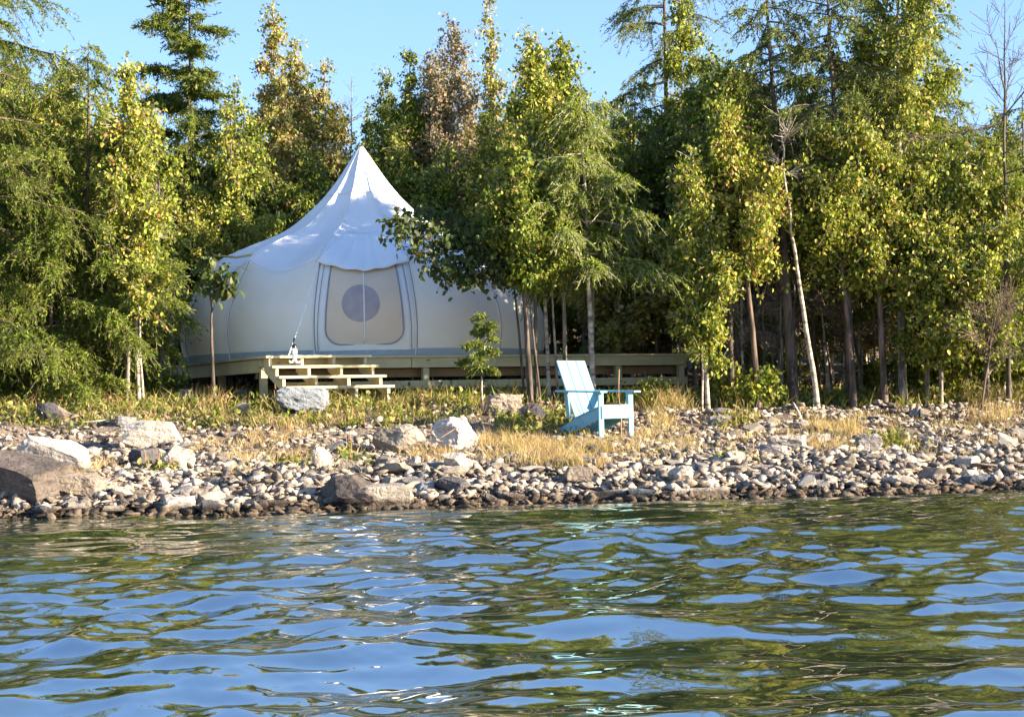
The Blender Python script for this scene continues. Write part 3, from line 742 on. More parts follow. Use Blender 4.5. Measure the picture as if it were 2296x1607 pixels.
# outline of the rolled window beside the door
th = np.linspace(AL * 1.5, AL * 2.94, 16)
tube_obj('window_outline', [tent_pt(a, .34 + .02 * math.sin((a - AL * 1.5) * 3), .012) for a in th], .009, 'zip_grey', tent)
# pale pole that sticks out at the left shoulder
inv = (Matrix.Translation(TC) @ Matrix.Rotation(FACE, 4, 'Z')).inverted()
tube_obj('shoulder_pole', [inv @ at(480, 573, 27.2), inv @ at(530, 577, 26.9), inv @ Vector(tuple((inv.inverted() @ Vector(tuple(tent_pt(-3 * AL, .5, .02))))))], .022, 'wood_step', tent)
# guy line + anchor
g0 = inv.inverted() @ Vector(tuple(tent_pt(-AL, .47, .03)))
anchor = at(646, 800, 23.75)
rp = [inv @ (g0 + (anchor - g0) * s + Vector((0, 0, -.06 * math.sin(math.pi * s)))) for s in np.linspace(0, 1, 14)]
tube_obj('guy_rope', rp, .009, 'rope', tent)
# black and white ornament standing on the second tread
orn = empty('ornament', DM @ Vector((.33, -RUN + .08, ZD - RISE + .002)), 'slim white ornament with a black neck and splayed feet on the steps', 'ornament')
orn.scale = (.82, .82, .88)
def lathe(name, prof, mat, parent, seg=16, off=(0, 0, 0)):
    V, Fq = [], []
    for r_, z in prof:
        for k in range(seg): V.append((off[0] + r_ * math.cos(6.2832 * k / seg), off[1] + r_ * math.sin(6.2832 * k / seg), off[2] + z))
    for i in range(len(prof) - 1):
        for k in range(seg): Fq.append((i * seg + k, i * seg + (k + 1) % seg, (i + 1) * seg + (k + 1) % seg, (i + 1) * seg + k))
    return link(name, mesh_np(name, np.array(V), np.array(Fq), [mat], smooth=True), parent)
lathe('body', [(0, .06), (.02, .065), (.032, .10), (.046, .16), (.05, .22), (.044, .27), (.035, .285), (0, .285)], 'white_plastic', orn)
lathe('neck', [(0, .275), (.042, .275), (.046, .29), (.040, .32), (.022, .345), (.018, .37), (.018, .42), (.014, .44), (0, .445)], 'black_plastic', orn)
for k in range(4):
    a = k * 1.5708 + .5; dx, dy = math.cos(a), math.sin(a)
    tube_obj('foot', [(dx * .02, dy * .02, .09), (dx * .055, dy * .055, .045), (dx * .085, dy * .085, .05), (dx * .10, dy * .10, .085)], [.010, .014, .018, .008], 'white_plastic', orn, 8)
    tube_obj('prong', [(dx * .05, dy * .05, .05), (dx * .052, dy * .052, 0)], .007, 'black_plastic', orn, 6)

# ---------------------------------------------------------------- chair
cb = hit(1318, 974); chz = gz(cb.x + .1, cb.y + .2)
cp = at(1345, 960, 20.9)
ch = empty('adirondack_chair', (cp.x - .03, 20.9, gz(cp.x, 20.9) + .01), 'light blue wooden garden chair with wide flat arms standing on the beach', 'chair', rz=R(-45))
# local: -y is forward after rotation (forward -> right and towards the camera)
print('CHAIR', ch.location)
ch.rotation_euler.z = R(47)
def cbx(name, boxes, bev=.004, parent=ch):
    bm = bmesh.new()
    for c, s, rx in boxes:
        box(bm, (0, 0, 0), s, Matrix.Translation(c) @ Matrix.Rotation(R(rx), 4, 'X'))
    return bm_done(bm, name, 'aqua', parent, bev)
for x in (-.285, .285):
    cbx('front_leg', [((x, -.30, .275), (.09, .024, .55), 0)])
    cbx('leg_brace', [((x * .93, -.272, .47), (.03, .03, .12), 0)])
for x in (-.26, .26):   # side rails from the front legs down to the ground behind
    bm = bmesh.new(); pts = [(-.286, .37), (-.286, .24), (.05, .10), (.46, .0), (.52, .0), (.50, .07), (.10, .24)]
    prism(bm, pts, x - .013, x + .013, lambda u, yy, v: (yy, u, v)); bm_done(bm, 'side_rail', 'aqua', ch)
for i in range(5):
    y = -.27 + i * .088; z = .375 - .0 - i * .030
    cbx('seat_slat', [((0, y, z), (.57, .080, .020), -19)])
cbx('front_apron', [((0, -.322, .305), (.60, .022, .155), 0)])
lean = 22
for i in (-1, 0, 1):
    cbx('back_board', [((i * .182, .115 + .40 * math.sin(R(lean)), .20 + .40 * math.cos(R(lean))), (.170, .022, .83), -lean)])
cbx('back_brace', [((0, .245, .44), (.60, .03, .07), -lean)]); cbx('back_brace', [((0, .40, .80), (.50, .025, .06), -lean)]); cbx('back_brace', [((0, .16, .22), (.50, .025, .07), -lean)])
for x in (-.325, .325):
    cbx('armrest', [((x, -.02, .565), (.135, .74, .022), 2)])
    cbx('rear_support', [((x * .86, .235, .40), (.03, .06, .33), -lean * .3)])

# ---------------------------------------------------------------- trees in view, one by one
def tree(name, bx, Y, tx, ty, label, group=None, cat='tree', by=None, Ytop=None, **kw):
    """bx: photo column of the foot; tx,ty: photo position of the tip, both at distance Y"""
    x0 = at(bx, 890, Y).x
    for _ in range(3):
        z0 = gz(x0, Y); d = CROT.transposed() @ (Vector((x0, Y, z0)) - EYE); x0 += (bx - (1148 + F * d.x / -d.z)) / F * Y
    tp_ = at(tx, ty, Ytop or Y); H = tp_.z - z0
    kw.setdefault('r0', .011 * H)
    ex = [(qq, *(Vector(at(ax, ay, Y + dy)) - Vector((x0, Y, z0))), sg) for (qq, ax, ay, dy, sg) in kw.pop('ext', ())]
    tr, cr = grow(H=H, top=(tp_.x - x0, (Ytop or Y) - Y), extra=ex, **kw)
    root = empty(name, (x0, Y, z0), label, cat, group)
    link('trunk', tr, root); link('crown', cr, root); return root

T = tree
# --- right of the tent
T('maple_tree', 1190, 23.8, 1150, 330, 'bushy tree on the thickest brown stem right of the tent', kind='b', spread=.55, c0=.52, r0=.05, seed=1, nleaf=5600, leaf='leaf_green', bark='bark_dark')
EXT = [(.50, 893, 495, -.5, .12), (.47, 896, 525, -.6, .12), (.46, 930, 565, -.5, .1), (.45, 965, 600, -.3, .1), (.43, 1015, 622, -.4, .05), (.5, 985, 540, -.4, .1), (.54, 915, 470, .2, .1)]
T('maple_tree', 1204, 24.0, 1195, 300, 'thin stemmed tree hanging a dark leafy branch over the tent roof', kind='b', spread=.42, c0=.56, r0=.032, seed=2, nleaf=2900, leaf='leaf_dark', bark='bark_dark', size=.085, ext=EXT, nb=10)  # leaves coloured dark to imitate the shade on the hanging branch
T('maple_tree', 1176, 24.3, 1138, 470, 'slender dark stemmed tree nearest to the tent right wall', kind='b', spread=.42, c0=.58, r0=.024, seed=28, nleaf=2400, leaf='leaf_dark', bark='bark_dark', nb=14)
T('maple_tree', 1212, 23.7, 1168, 520, 'short thin dark stem crossing in front of the tent right wall', kind='b', spread=.35, c0=.62, r0=.018, seed=29, nleaf=1500, leaf='leaf_green', bark='bark_dark', nb=12)
T('poplar_tree', 1232, 24.5, 1195, 72, 'tall poplar with pale stem and pointed top right of the tent', kind='b', spread=.62, c0=.48, r0=.032, seed=3, nleaf=9000, leaf='leaf_yellow', bark='bark_birch', shape='column')
T('poplar_tree', 1268, 24.9, 1258, 92, 'tall dense poplar just left of the blue chair back', kind='b', spread=.7, c0=.44, r0=.036, seed=4, nleaf=9000, leaf='leaf_yellow', bark='bark_grey', shape='column')
T('larch_tree', 1332, 24.1, 1302, 205, 'feathery green larch with a white streaked trunk behind the blue chair', kind='larch', spread=1.2, c0=.42, r0=.05, seed=5, nleaf=24000, leaf='needle', bark='bark_birch')
T('larch_tree', 1400, 28.6, 1420, 175, 'second feathery larch behind the deck boards right of the chair', kind='larch', spread=1.3, c0=.33, r0=.045, seed=6, nleaf=20000, leaf='needle', bark='bark_brown')
T('birch_tree', 1588, 23.7, 1548, 330, 'slim yellow leaved birch with two white stems at the right deck end', kind='b', spread=.62, c0=.22, r0=.036, seed=7, nleaf=7500, leaf='leaf_yellow', bark='bark_birch', shape='column')
T('birch_tree', 1574, 23.6, 1600, 470, 'thin white second stem beside the slim birch at the deck end', kind='b', spread=.45, c0=.2, r0=.016, seed=8, nleaf=2600, leaf='leaf_yellow', bark='bark_birch')
T('birch_tree', 1560, 28.4, 1520, -60, 'tall birch with pale upper trunk rising above the deck end', kind='b', spread=.95, c0=.3, r0=.05, seed=9, nleaf=10000, leaf='leaf_yellow', bark='bark_birch', shape='column')
T('tamarack_tree', 1500, 29, 1490, -280, 'tall dark larch whose drooping boughs cross the sky above the deck', kind='larch', spread=2.1, c0=.35, r0=.075, seed=10, nleaf=20000, leaf='needle_dark', bark='bark_dark')
T('pine_tree', 1640, 24.6, 1625, 150, 'grey trunked tree right of the deck end with mid green crown', kind='b', spread=.9, c0=.42, r0=.058, seed=11, nleaf=8000, leaf='leaf_green', bark='bark_dark')
T('poplar_tree', 1702, 23.9, 1630, 250, 'leaning tree with sunlit right edge on its dark trunk', kind='b', spread=.95, c0=.40, r0=.05, seed=12, nleaf=8000, leaf='leaf_yellow', bark='bark_brown')
T('spruce_tree', 1780, 24.6, 1705, -110, 'thickest black trunk of the forest, standing left of the white snag', kind='larch', spread=1.35, c0=.50, r0=.095, seed=13, nleaf=15000, leaf='needle_dark', bark='bark_dark')
T('birch_snag', 1834, 23.8, 1738, 250, 'leafless white birch snag leaning left with broken twigs on top', kind='dead', spread=.4, c0=.74, r0=.045, seed=14, bark='bark_birch', wob=.09, nb=5)
T('birch_snag', 1862, 26.5, 1838, 660, 'short pale dead stem behind the white birch snag', kind='dead', spread=.2, c0=.8, r0=.04, seed=15, bark='bark_birch', nb=5)
T('spruce_tree', 1912, 24.6, 1845, -90, 'dark leaning trunk whose bare upper stem crosses open sky', kind='larch', spread=1.3, c0=.62, r0=.08, seed=16, nleaf=9000, leaf='needle_dark', bark='bark_dark')
T('poplar_tree', 1915, 24.3, 1870, 300, 'tree with speckled bark right beside the dark leaning trunk', kind='b', spread=1.0, c0=.42, r0=.05, seed=17, nleaf=8500, leaf='leaf_yellow', bark='bark_brown')
T('poplar_tree', 1984, 24.4, 1950, 330, 'reddish smooth trunk, left one of the close pair on the right', kind='b', spread=1.1, c0=.36, r0=.062, seed=18, nleaf=10000, leaf='leaf_yellow', bark='bark_brown')
T('poplar_tree', 2024, 24.8, 2008, -150, 'tallest leafy tree on the right with a dark upper trunk', kind='b', spread=1.35, c0=.36, r0=.075, seed=19, nleaf=15000, leaf='leaf_yellow', bark='bark_grey')
T('larch_tree', 2060, 26.2, 2085, -60, 'airy larch mixed into the tallest leafy tree on the right', kind='larch', spread=1.4, c0=.3, r0=.06, seed=20, nleaf=16000, leaf='needle', bark='bark_brown')
T('poplar_tree', 2110, 24.4, 2115, 420, 'low leafy tree right of the reddish trunks', kind='b', spread=.95, c0=.12, r0=.035, seed=21, nleaf=9500, leaf='leaf_yellow', bark='bark_grey')
T('poplar_tree', 2215, 24.6, 2200, 330, 'full yellow green tree near the right edge', kind='b', spread=1.1, c0=.1, r0=.04, seed=22, nleaf=12000, leaf='leaf_yellow', bark='bark_grey')
T('larch_tree', 2310, 25.0, 2290, 210, 'soft green larch cut by the right edge of the view', kind='larch', spread=1.5, c0=.15, r0=.05, seed=23, nleaf=22000, leaf='needle', bark='bark_brown')
T('bare_tree', 2262, 24.3, 2248, 10, 'bare dark branched tree against the sky at the upper right', kind='dead', spread=1.2, c0=.55, r0=.04, seed=24, bark='bark_dark', nb=14)
T('poplar_tree', 1478, 28.8, 1450, 330, 'leafy tree filling the gap above the right deck boards', kind='b', spread=.95, c0=.35, r0=.04, seed=25, nleaf=9000, leaf='leaf_yellow', bark='bark_grey')
T('maple_tree', 1325, 25.0, 1345, 300, 'dense leafy tree right behind the feathery larch', kind='b', spread=.8, c0=.42, r0=.035, seed=26, nleaf=8000, leaf='leaf_green', bark='bark_grey')
T('poplar_tree', 1252, 24.2, 1215, 420, 'young leafy tree filling the space between tent and chair', kind='b', spread=.5, c0=.5, r0=.022, seed=27, nleaf=6500, leaf='leaf_yellow', bark='bark_grey')
# --- behind the tent
T('poplar_tree', 1130, 31.5, 1088, -10, 'spindly tall poplar spire reaching the top edge above the tent', kind='b', spread=.5, c0=.3, r0=.05, seed=30, nleaf=5000, leaf='leaf_rust', bark='bark_birch', shape='column')
T('birch_tree', 1015, 32, 1008, 55, 'faded grey brown birch with fine white twigs behind the tent', kind='b', spread=1.1, c0=.3, r0=.05, seed=31, nleaf=9000, leaf='leaf_grey', bark='bark_birch', size=.06)
T('birch_tree', 965, 32.5, 965, 120, 'greyish birch left of the fine twigged one behind the tent', kind='b', spread=.8, c0=.3, r0=.045, seed=32, nleaf=8000, leaf='leaf_grey', bark='bark_birch', size=.06)
T('poplar_tree', 920, 32, 918, 105, 'pointed leafy tree right of the tent peak', kind='b', spread=.75, c0=.2, r0=.045, seed=33, nleaf=9000, leaf='leaf_yellow', bark='bark_grey', shape='column')
T('poplar_tree', 855, 33, 852, 180, 'narrow tree directly behind and right of the tent peak', kind='b', spread=.6, c0=.2, r0=.04, seed=34, nleaf=7000, leaf='leaf_green', bark='bark_grey', shape='column')
T('bare_tree', 790, 34, 786, 165, 'thin nearly bare sapling above the tent peak', kind='dead', spread=.5, c0=.4, r0=.03, seed=35, bark='bark_grey')
T('poplar_tree', 745, 31.5, 728, 128, 'rust tipped poplar with pale trunk left of the tent peak', kind='b', spread=.8, c0=.2, r0=.05, seed=36, nleaf=10000, leaf='leaf_rust', bark='bark_birch', shape='column')
T('poplar_tree', 690, 31.8, 662, 78, 'rust coloured top between two others left of the tent peak', kind='b', spread=.85, c0=.2, r0=.05, seed=37, nleaf=10000, leaf='leaf_rust', bark='bark_grey', shape='column')
T('poplar_tree', 620, 31, 603, -5, 'tallest reddish poplar spire left of the tent', kind='b', spread=.7, c0=.2, r0=.055, seed=38, nleaf=10000, leaf='leaf_rust', bark='bark_birch', shape='column')
T('poplar_tree', 560, 30.5, 565, 270, 'green leafy tree above the left shoulder of the tent', kind='b', spread=.95, c0=.2, r0=.045, seed=39, nleaf=9500, leaf='leaf_green', bark='bark_grey')
T('maple_tree', 1110, 30.5, 1100, 260, 'dense green tree behind the right slope of the tent', kind='b', spread=1.05, c0=.2, r0=.05, seed=40, nleaf=11000, leaf='leaf_yellow', bark='bark_grey')
T('maple_tree', 1010, 30.2, 1010, 330, 'low round tree just behind the right roof of the tent', kind='b', spread=1.0, c0=.2, r0=.05, seed=41, nleaf=9500, leaf='leaf_green', bark='bark_grey')
T('maple_tree', 690, 30.6, 690, 340, 'dark leafy tree close behind the left roof of the tent', kind='b', spread=1.1, c0=.15, r0=.05, seed=42, nleaf=9500, leaf='leaf_green', bark='bark_grey')
T('maple_tree', 900, 31.0, 890, 300, 'leafy tree immediately behind the tent peak', kind='b', spread=1.0, c0=.2, r0=.05, seed=43, nleaf=9500, leaf='leaf_green', bark='bark_grey')
# --- left of the tent
T('spruce_tree', 432, 31.8, 425, -130, 'tall open conifer with dark trunk against the sky at upper left', kind='spruce', spread=1.15, c0=.45, r0=.075, seed=50, nleaf=36000, leaf='needle_dark', bark='bark_dark', nb=46, size=.085)
T('larch_tree', 420, 30.6, 425, 215, 'rounded feathery larch below the tall open conifer', kind='larch', spread=1.35, c0=.2, r0=.05, seed=51, nleaf=24000, leaf='needle', bark='bark_brown')
T('birch_tree', 312, 24.2, 282, 128, 'yellow leaved birch with a bright white trunk on the left', kind='b', spread=.62, c0=.34, r0=.034, seed=52, nleaf=7500, leaf='leaf_yellow', bark='bark_birch', shape='column')
T('birch_tree', 322, 24.0, 300, 560, 'short white stem with a yellow leaf tuft beside the bright white trunk', kind='b', spread=.42, c0=.5, r0=.02, seed=53, nleaf=1500, leaf='leaf_yellow', bark='bark_birch')
T('sapling', 480, 23.9, 462, 585, 'small sapling with dark leaves in front of the tent wall', kind='b', spread=.3, c0=.74, r0=.034, seed=54, nleaf=190, leaf='leaf_dark', bark='bark_dark', size=.12, nb=7, ext=[(.72, 545, 612, -.1, .05), (.75, 510, 640, -.1, 0)])
T('larch_tree', -70, 23.9, -60, -420, 'huge larch at the left edge with drooping feathery boughs', kind='larch', spread=2.5, c0=.08, r0=.06, seed=55, nleaf=70000, leaf='needle', bark='bark_brown', nb=90)
T('larch_tree', 190, 24.6, 190, 90, 'broad light green larch standing right of the huge left larch', kind='larch', spread=1.5, c0=.18, r0=.06, seed=56, nleaf=32000, leaf='needle', bark='bark_brown')
T('larch_tree', 285, 24.6, 290, 400, 'low feathery larch beside the left tent wall', kind='larch', spread=.85, c0=.38, r0=.04, seed=57, nleaf=22000, leaf='needle', bark='bark_grey')
T('poplar_tree', 130, 26.5, 150, 150, 'leafy tree showing between the two left larches', kind='b', spread=1.2, c0=.15, r0=.05, seed=58, nleaf=11000, leaf='leaf_yellow', bark='bark_grey')
T('poplar_tree', 325, 26.2, 325, 240, 'yellow green tree between the white birch and the tent', kind='b', spread=.75, c0=.3, r0=.045, seed=59, nleaf=10000, leaf='leaf_yellow', bark='bark_grey')
T('poplar_tree', 470, 31.0, 490, 330, 'leafy tree above the left tent wall', kind='b', spread=1.05, c0=.2, r0=.045, seed=60, nleaf=10000, leaf='leaf_yellow', bark='bark_grey')
T('poplar_tree', 250, 26.8, 240, 260, 'yellow tree tucked behind the bright white trunk', kind='b', spread=1.0, c0=.2, r0=.045, seed=61, nleaf=10000, leaf='leaf_yellow', bark='bark_grey')
T('larch_tree', 30, 25.0, 10, 300, 'shadowy larch behind the huge left larch', kind='larch', spread=1.5, c0=.08, r0=.05, seed=62, nleaf=22000, leaf='needle', bark='bark_brown')
T('spruce_sapling', 1082, 22.9, 1068, 700, 'small dark spruce sapling on a rock before the deck', kind='spruce', spread=.36, c0=.40, r0=.013, seed=63, nleaf=3400, leaf='needle_dark', bark='bark_birch', nb=16, size=.06)

FILL = [(60, 25.6, 70, 200, 'poplar_tree', 'leafy tree half hidden in the left larch boughs', 'b', 1.2, .1, 'leaf_yellow'),
 (120, 24.2, 110, 330, 'larch_tree', 'low soft larch in front of the left forest edge', 'larch', 1.3, .06, 'needle'),
 (215, 25.4, 215, 330, 'poplar_tree', 'round yellow tree left of the bright white trunk', 'b', 1.0, .12, 'leaf_yellow'),
 (395, 31.0, 395, 330, 'larch_tree', 'larch between the yellow green tree and the tent', 'larch', 1.2, .15, 'needle'),
 (500, 29.2, 520, 230, 'poplar_tree', 'leafy tree below the small sky gap left of the tent', 'b', 1.1, .15, 'leaf_yellow'),
 (800, 31.5, 800, 330, 'poplar_tree', 'yellow leaved tree exactly behind the tent peak', 'b', 1.0, .2, 'leaf_yellow'),
 (1180, 30.0, 1170, 230, 'poplar_tree', 'yellow leafy tree behind the tall pointed poplar', 'b', 1.1, .2, 'leaf_yellow'),
 (1390, 27.8, 1385, 250, 'poplar_tree', 'yellow leafy tree between the two feathery larches', 'b', 1.1, .3, 'leaf_yellow'),
 (1530, 28.0, 1530, 300, 'larch_tree', 'green larch behind the right end of the deck', 'larch', 1.3, .3, 'needle'),
 (1610, 27.5, 1600, 120, 'poplar_tree', 'leafy tree between the slim birch and the grey trunk', 'b', 1.2, .35, 'leaf_green'),
 (1740, 26.8, 1690, 190, 'maple_tree', 'green tree in shade left of the thick black trunk', 'b', 1.2, .42, 'leaf_green'),
 (1830, 26.8, 1800, 160, 'larch_tree', 'larch crown behind the white birch snag', 'larch', 1.5, .42, 'needle'),
 (1930, 26.5, 1920, 150, 'poplar_tree', 'yellow green crown left of the tallest leafy tree', 'b', 1.2, .4, 'leaf_yellow'),
 (2150, 25.8, 2150, 240, 'larch_tree', 'larch right of the tallest leafy tree', 'larch', 1.4, .15, 'needle'),
 (2250, 26.4, 2240, 260, 'poplar_tree', 'tree in front of the bare dark branched tree', 'b', 1.3, .1, 'leaf_green'),
 (2080, 24.9, 2070, 350, 'poplar_tree', 'bright yellow green crown low on the right of the trunk pair', 'b', 1.0, .3, 'leaf_yellow')]
for i, (bx, Y, tx, ty, nm, lb, kd, sp_, c0, lf) in enumerate(FILL):
    T(nm, bx, Y, tx, ty, lb, kind=kd, spread=sp_, c0=c0, r0=.042, seed=400 + i, nleaf=9000 if kd == 'b' else 24000, leaf=lf, bark='bark_grey' if kd == 'b' else 'bark_brown')

SPIRES = [(525, 30.5, 530, 180, 'leaf_green', 'narrow green spire over the left tent shoulder'), (640, 33, 636, 120, 'leaf_rust', 'narrow brownish spire beside the tallest reddish poplar'),
 (705, 33, 700, 150, 'leaf_green', 'thin green spire between two rusty tops left of the tent peak'), (770, 33.5, 762, 235, 'leaf_rust', 'short thin spire just left of the bare sapling'),
 (830, 34, 822, 235, 'leaf_green', 'short spire just right of the bare sapling'), (880, 33.5, 874, 150, 'leaf_green', 'slim spire right of the tent peak'),
 (985, 34, 985, 90, 'leaf_grey', 'thin faded spire between the two greyish birches'), (1045, 33, 1040, 110, 'leaf_grey', 'thin faded spire right of the fine twigged birch'),
 (1150, 33, 1150, 175, 'leaf_yellow', 'slim yellow spire left of the tall pointed poplar'), (1230, 31, 1228, 130, 'leaf_yellow', 'slim spire between the two tall poplars'),
 (1310, 30, 1308, 195, 'leaf_green', 'thin spire over the feathery larch'), (1360, 31, 1352, 215, 'leaf_yellow', 'short yellow spire right of the feathery larch'),
 (160, 30, 158, 110, 'leaf_green', 'dark pointed top over the light green larch'), (235, 30, 232, 190, 'leaf_yellow', 'thin pointed top left of the bright trunked birch'), (345, 31, 340, 190, 'leaf_rust', 'thin rusty spire left of the tall open conifer')]
for i, (bx, Y, tx, ty, lf, lb) in enumerate(SPIRES):
    T('poplar_tree', bx, Y, tx, ty, lb, kind='b', spread=.48, c0=.3, r0=.035, seed=500 + i, nleaf=4200, leaf=lf, bark='bark_birch' if i % 2 else 'bark_grey', shape='column', nb=44)

# --- bushes, one by one
def shrub(bx, by, w_px, h_px, label, seed, leaf='leaf_yellow', nleaf=2600, size=.066, dY=0, kind='b'):
    p = hit(bx, by); Y = p.y + dY; wd = w_px / F * Y; h = h_px / F * Y
    tr, cr = grow(kind=kind, H=h, spread=wd * .62, c0=.08, r0=.014, seed=seed, nleaf=nleaf, leaf=leaf, bark='bark_brown', size=size, nb=20)
    root = empty('shrub', (p.x, Y, gz(p.x, Y)), label, 'shrub'); link('stems', tr, root); link('foliage', cr, root)
shrub(30, 905, 120, 120, 'bright green bush in the lower left corner of the trees', 70, nleaf=3600)
shrub(105, 905, 90, 100, 'green bush right beside the bright corner bush', 71, nleaf=2600)
shrub(200, 900, 50, 70, 'small upright green bush between left bushes and white birch', 72, nleaf=1300)
shrub(285, 905, 60, 50, 'low brownish bush at the foot of the white birch', 73, 'leaf_rust', 900)
shrub(360, 895, 80, 45, 'low bush in front of the dark gap under the tent', 74, 'leaf_green', 1200)
shrub(1705, 910, 60, 70, 'bush at the foot of the leaning sunlit trunk', 75, 'leaf_green', 1500)
shrub(1640, 905, 70, 60, 'small bush below the grey trunk by the deck end', 76, 'leaf_yellow', 1300)
shrub(1460, 912, 60, 34, 'low yellow weeds bush right of the chair below the deck', 77, 'leaf_yellow', 1500)
shrub(1950, 890, 70, 60, 'bright low bush between the dark trunk and the reddish trunk', 78, 'leaf_yellow', 1500)
shrub(2140, 900, 170, 210, 'large leafy bush right of the trunk pair', 79, 'leaf_yellow', 5200, dY=.6)
shrub(2250, 898, 170, 190, 'large twiggy bush at the right edge of the forest', 80, 'leaf_green', 4600, dY=.4)
shrub(2070, 895, 80, 110, 'thin bush beside the right trunk of the pair', 81, 'leaf_green', 1600, dY=.4)
shrub(1790, 890, 90, 60, 'shaded bush behind the white snag foot', 82, 'leaf_green', 1500, dY=1.5)
# twiggy dead branches in the right bushes
T('dead_bush', 2200, 23.6, 2250, 650, 'tangle of bare grey twigs in the right bushes', cat='dead bush', kind='dead', spread=.9, c0=.35, r0=.016, seed=83, bark='bark_brown', nb=26)

# --- the wood behind: shared meshes, each tree its own object
protos = []
for i, (kd, lf, bk, sp_) in enumerate([('b', 'leaf_yellow', 'bark_grey', 1.2), ('b', 'leaf_green', 'bark_grey', 1.25), ('larch', 'needle', 'bark_brown', 1.5), ('b', 'leaf_green', 'bark_birch', 1.1), ('spruce', 'needle_dark', 'bark_dark', 1.4), ('b', 'leaf_rust', 'bark_birch', 1.1)]):
    protos.append((kd, *grow(kind=kd, H=6.0, spread=sp_, c0=.16, r0=.055, seed=200 + i, nleaf=9000 if kd == 'b' else 15000, leaf=lf, bark=bk, size=.085, nb=38)))
SKY = np.array([(-200, 60), (0, 120), (140, 120), (240, 250), (300, 260), (360, 270), (520, 300), (600, 160), (740, 210), (800, 330), (860, 260), (920, 190), (1000, 170), (1090, 210), (1150, 230), (1250, 220), (1320, 260), (1440, 240), (1560, 160), (1750, 200), (1900, 250), (2050, 150), (2150, 260), (2300, 260), (2500, 200)])
g = np.random.default_rng(77); placed = []
rows_ = [(29.0, 20, 1), (32.5, 24, 1), (36, 26, 0), (40, 28, 0), (45, 30, 0)]
for Yr, nn, fr in rows_:
    for j in range(nn):
        px = -140 + (j + g.uniform(.1, .9)) * 2580 / nn; Y = Yr + g.uniform(-1.4, 1.4)
        if Yr < 30 and 380 < px < 1330: continue
        if Yr < 34 and 380 < px < 1330 and Y < 32: Y = 32 + g.uniform(0, 1)
        skyline = np.interp(px, SKY[:, 0], SKY[:, 1]) + g.uniform(10, 130) + (0 if fr else 20)
        tp_ = at(px, skyline, Y); x = tp_.x; z = gz(x, Y); H = tp_.z - z
        k = int(g.integers(0, 6)); kd, tr, cr = protos[k]
        kn = {'b': 'leafy_tree', 'larch': 'larch_tree', 'spruce': 'spruce_tree'}[kd]
        side = 'left of the tent' if px < 520 else 'behind the tent' if px < 1150 else 'behind the deck and chair' if px < 1600 else 'right of the deck'
        kd_w = {0: 'yellow green leafy tree', 1: 'green leafy tree', 2: 'feathery larch', 3: 'pale trunked green tree', 4: 'dark spruce', 5: 'rust tinted leafy tree'}[k]
        lay = 'in the second rank of trees' if Yr < 34 else 'deep in the wood'
        root = empty(kn, (x, Y, z), f'{kd_w} {lay} {side}', 'tree', 'trees of the dense wood'); root.scale = (1.1, 1.1, H / 6.0); root.rotation_euler.z = g.uniform(0, 6.28)
        link('trunk', tr, root); link('crown', cr, root)
# thin dark stems in the shade under the canopy on the right and left
st = [grow(kind='dead', H=3.2, spread=.35, c0=.25, r0=.022, seed=240 + i, bark=b, nb=10, wob=.12) for i, b in enumerate(('bark_grey', 'bark_birch', 'bark_brown'))]
for j in range(70):
    px = g.uniform(1380, 2120) if j < 52 else g.uniform(20, 400); Y = g.uniform(25.5, 30) if px > 1600 or px < 800 else g.uniform(28.5, 31)
    x = at(px, 850, Y).x; k = j % 3
    root = empty('understorey_stem', (x, Y, gz(x, Y)), f"{['thin grey', 'thin pale', 'thin brown'][k]} bare stem in the shade {'right of the deck' if j < 52 else 'left of the tent'}", 'stem', 'bare stems in the forest shade')
    root.rotation_euler.z = g.uniform(0, 6.28); root.scale = (1, 1, g.uniform(.7, 1.2)); link('trunk', st[k][0], root); link('twigs', st[k][1], root)
# trees that stand just outside the view on the right and shade the shore trees and tent
# ---------------------------------------------------------------- grass and weeds
def blades(name, X, Y, Hh, wd, g, mat, lean=.35):
    n = len(X); Z = ground(X, Y) - .01
    P = np.stack([X, Y, Z], -1); a = g.uniform(0, 6.28, n); s = np.stack([np.cos(a), np.sin(a), 0 * a], -1) * (wd * .5)[:, None]
    d = np.stack([g.normal(0, lean, n), g.normal(0, lean, n), np.ones(n)], -1); d2 = d + np.stack([g.normal(0, lean, n), g.normal(0, lean, n), -.25 * np.ones(n)], -1)
    h = Hh[:, None]
    m1 = P + d * h * .5; m2 = m1 + d2 * h * .5
    V = np.stack([P - s, P + s, m1 + s * .8, m1 - s * .8, m2], 1).reshape(-1, 3)
    k = np.arange(n)[:, None] * 5
    return mesh_np(name, V, [k + np.array([[0, 1, 2, 3]]), k + np.array([[3, 2, 4]])], [mat])
g = np.random.default_rng(31)
def patch(px0, px1, py0, py1, n):
    """random ground points inside a photo-sized region of the beach"""
    a = hit((px0 + px1) / 2, py1).y; b = hit((px0 + px1) / 2, py0).y
    Y = g.uniform(min(a, b), max(a, b), n); x0 = at(px0, 950, 20).x / 20; x1 = at(px1, 950, 20).x / 20
    return g.uniform(x0, x1, n) * Y, Y
def clump(X, Y, k, r):
    i = g.integers(0, len(X), k * 1); return X[i] + g.normal(0, r, k), Y[i] + g.normal(0, r, k)
XS, YS, HS = [], [], []
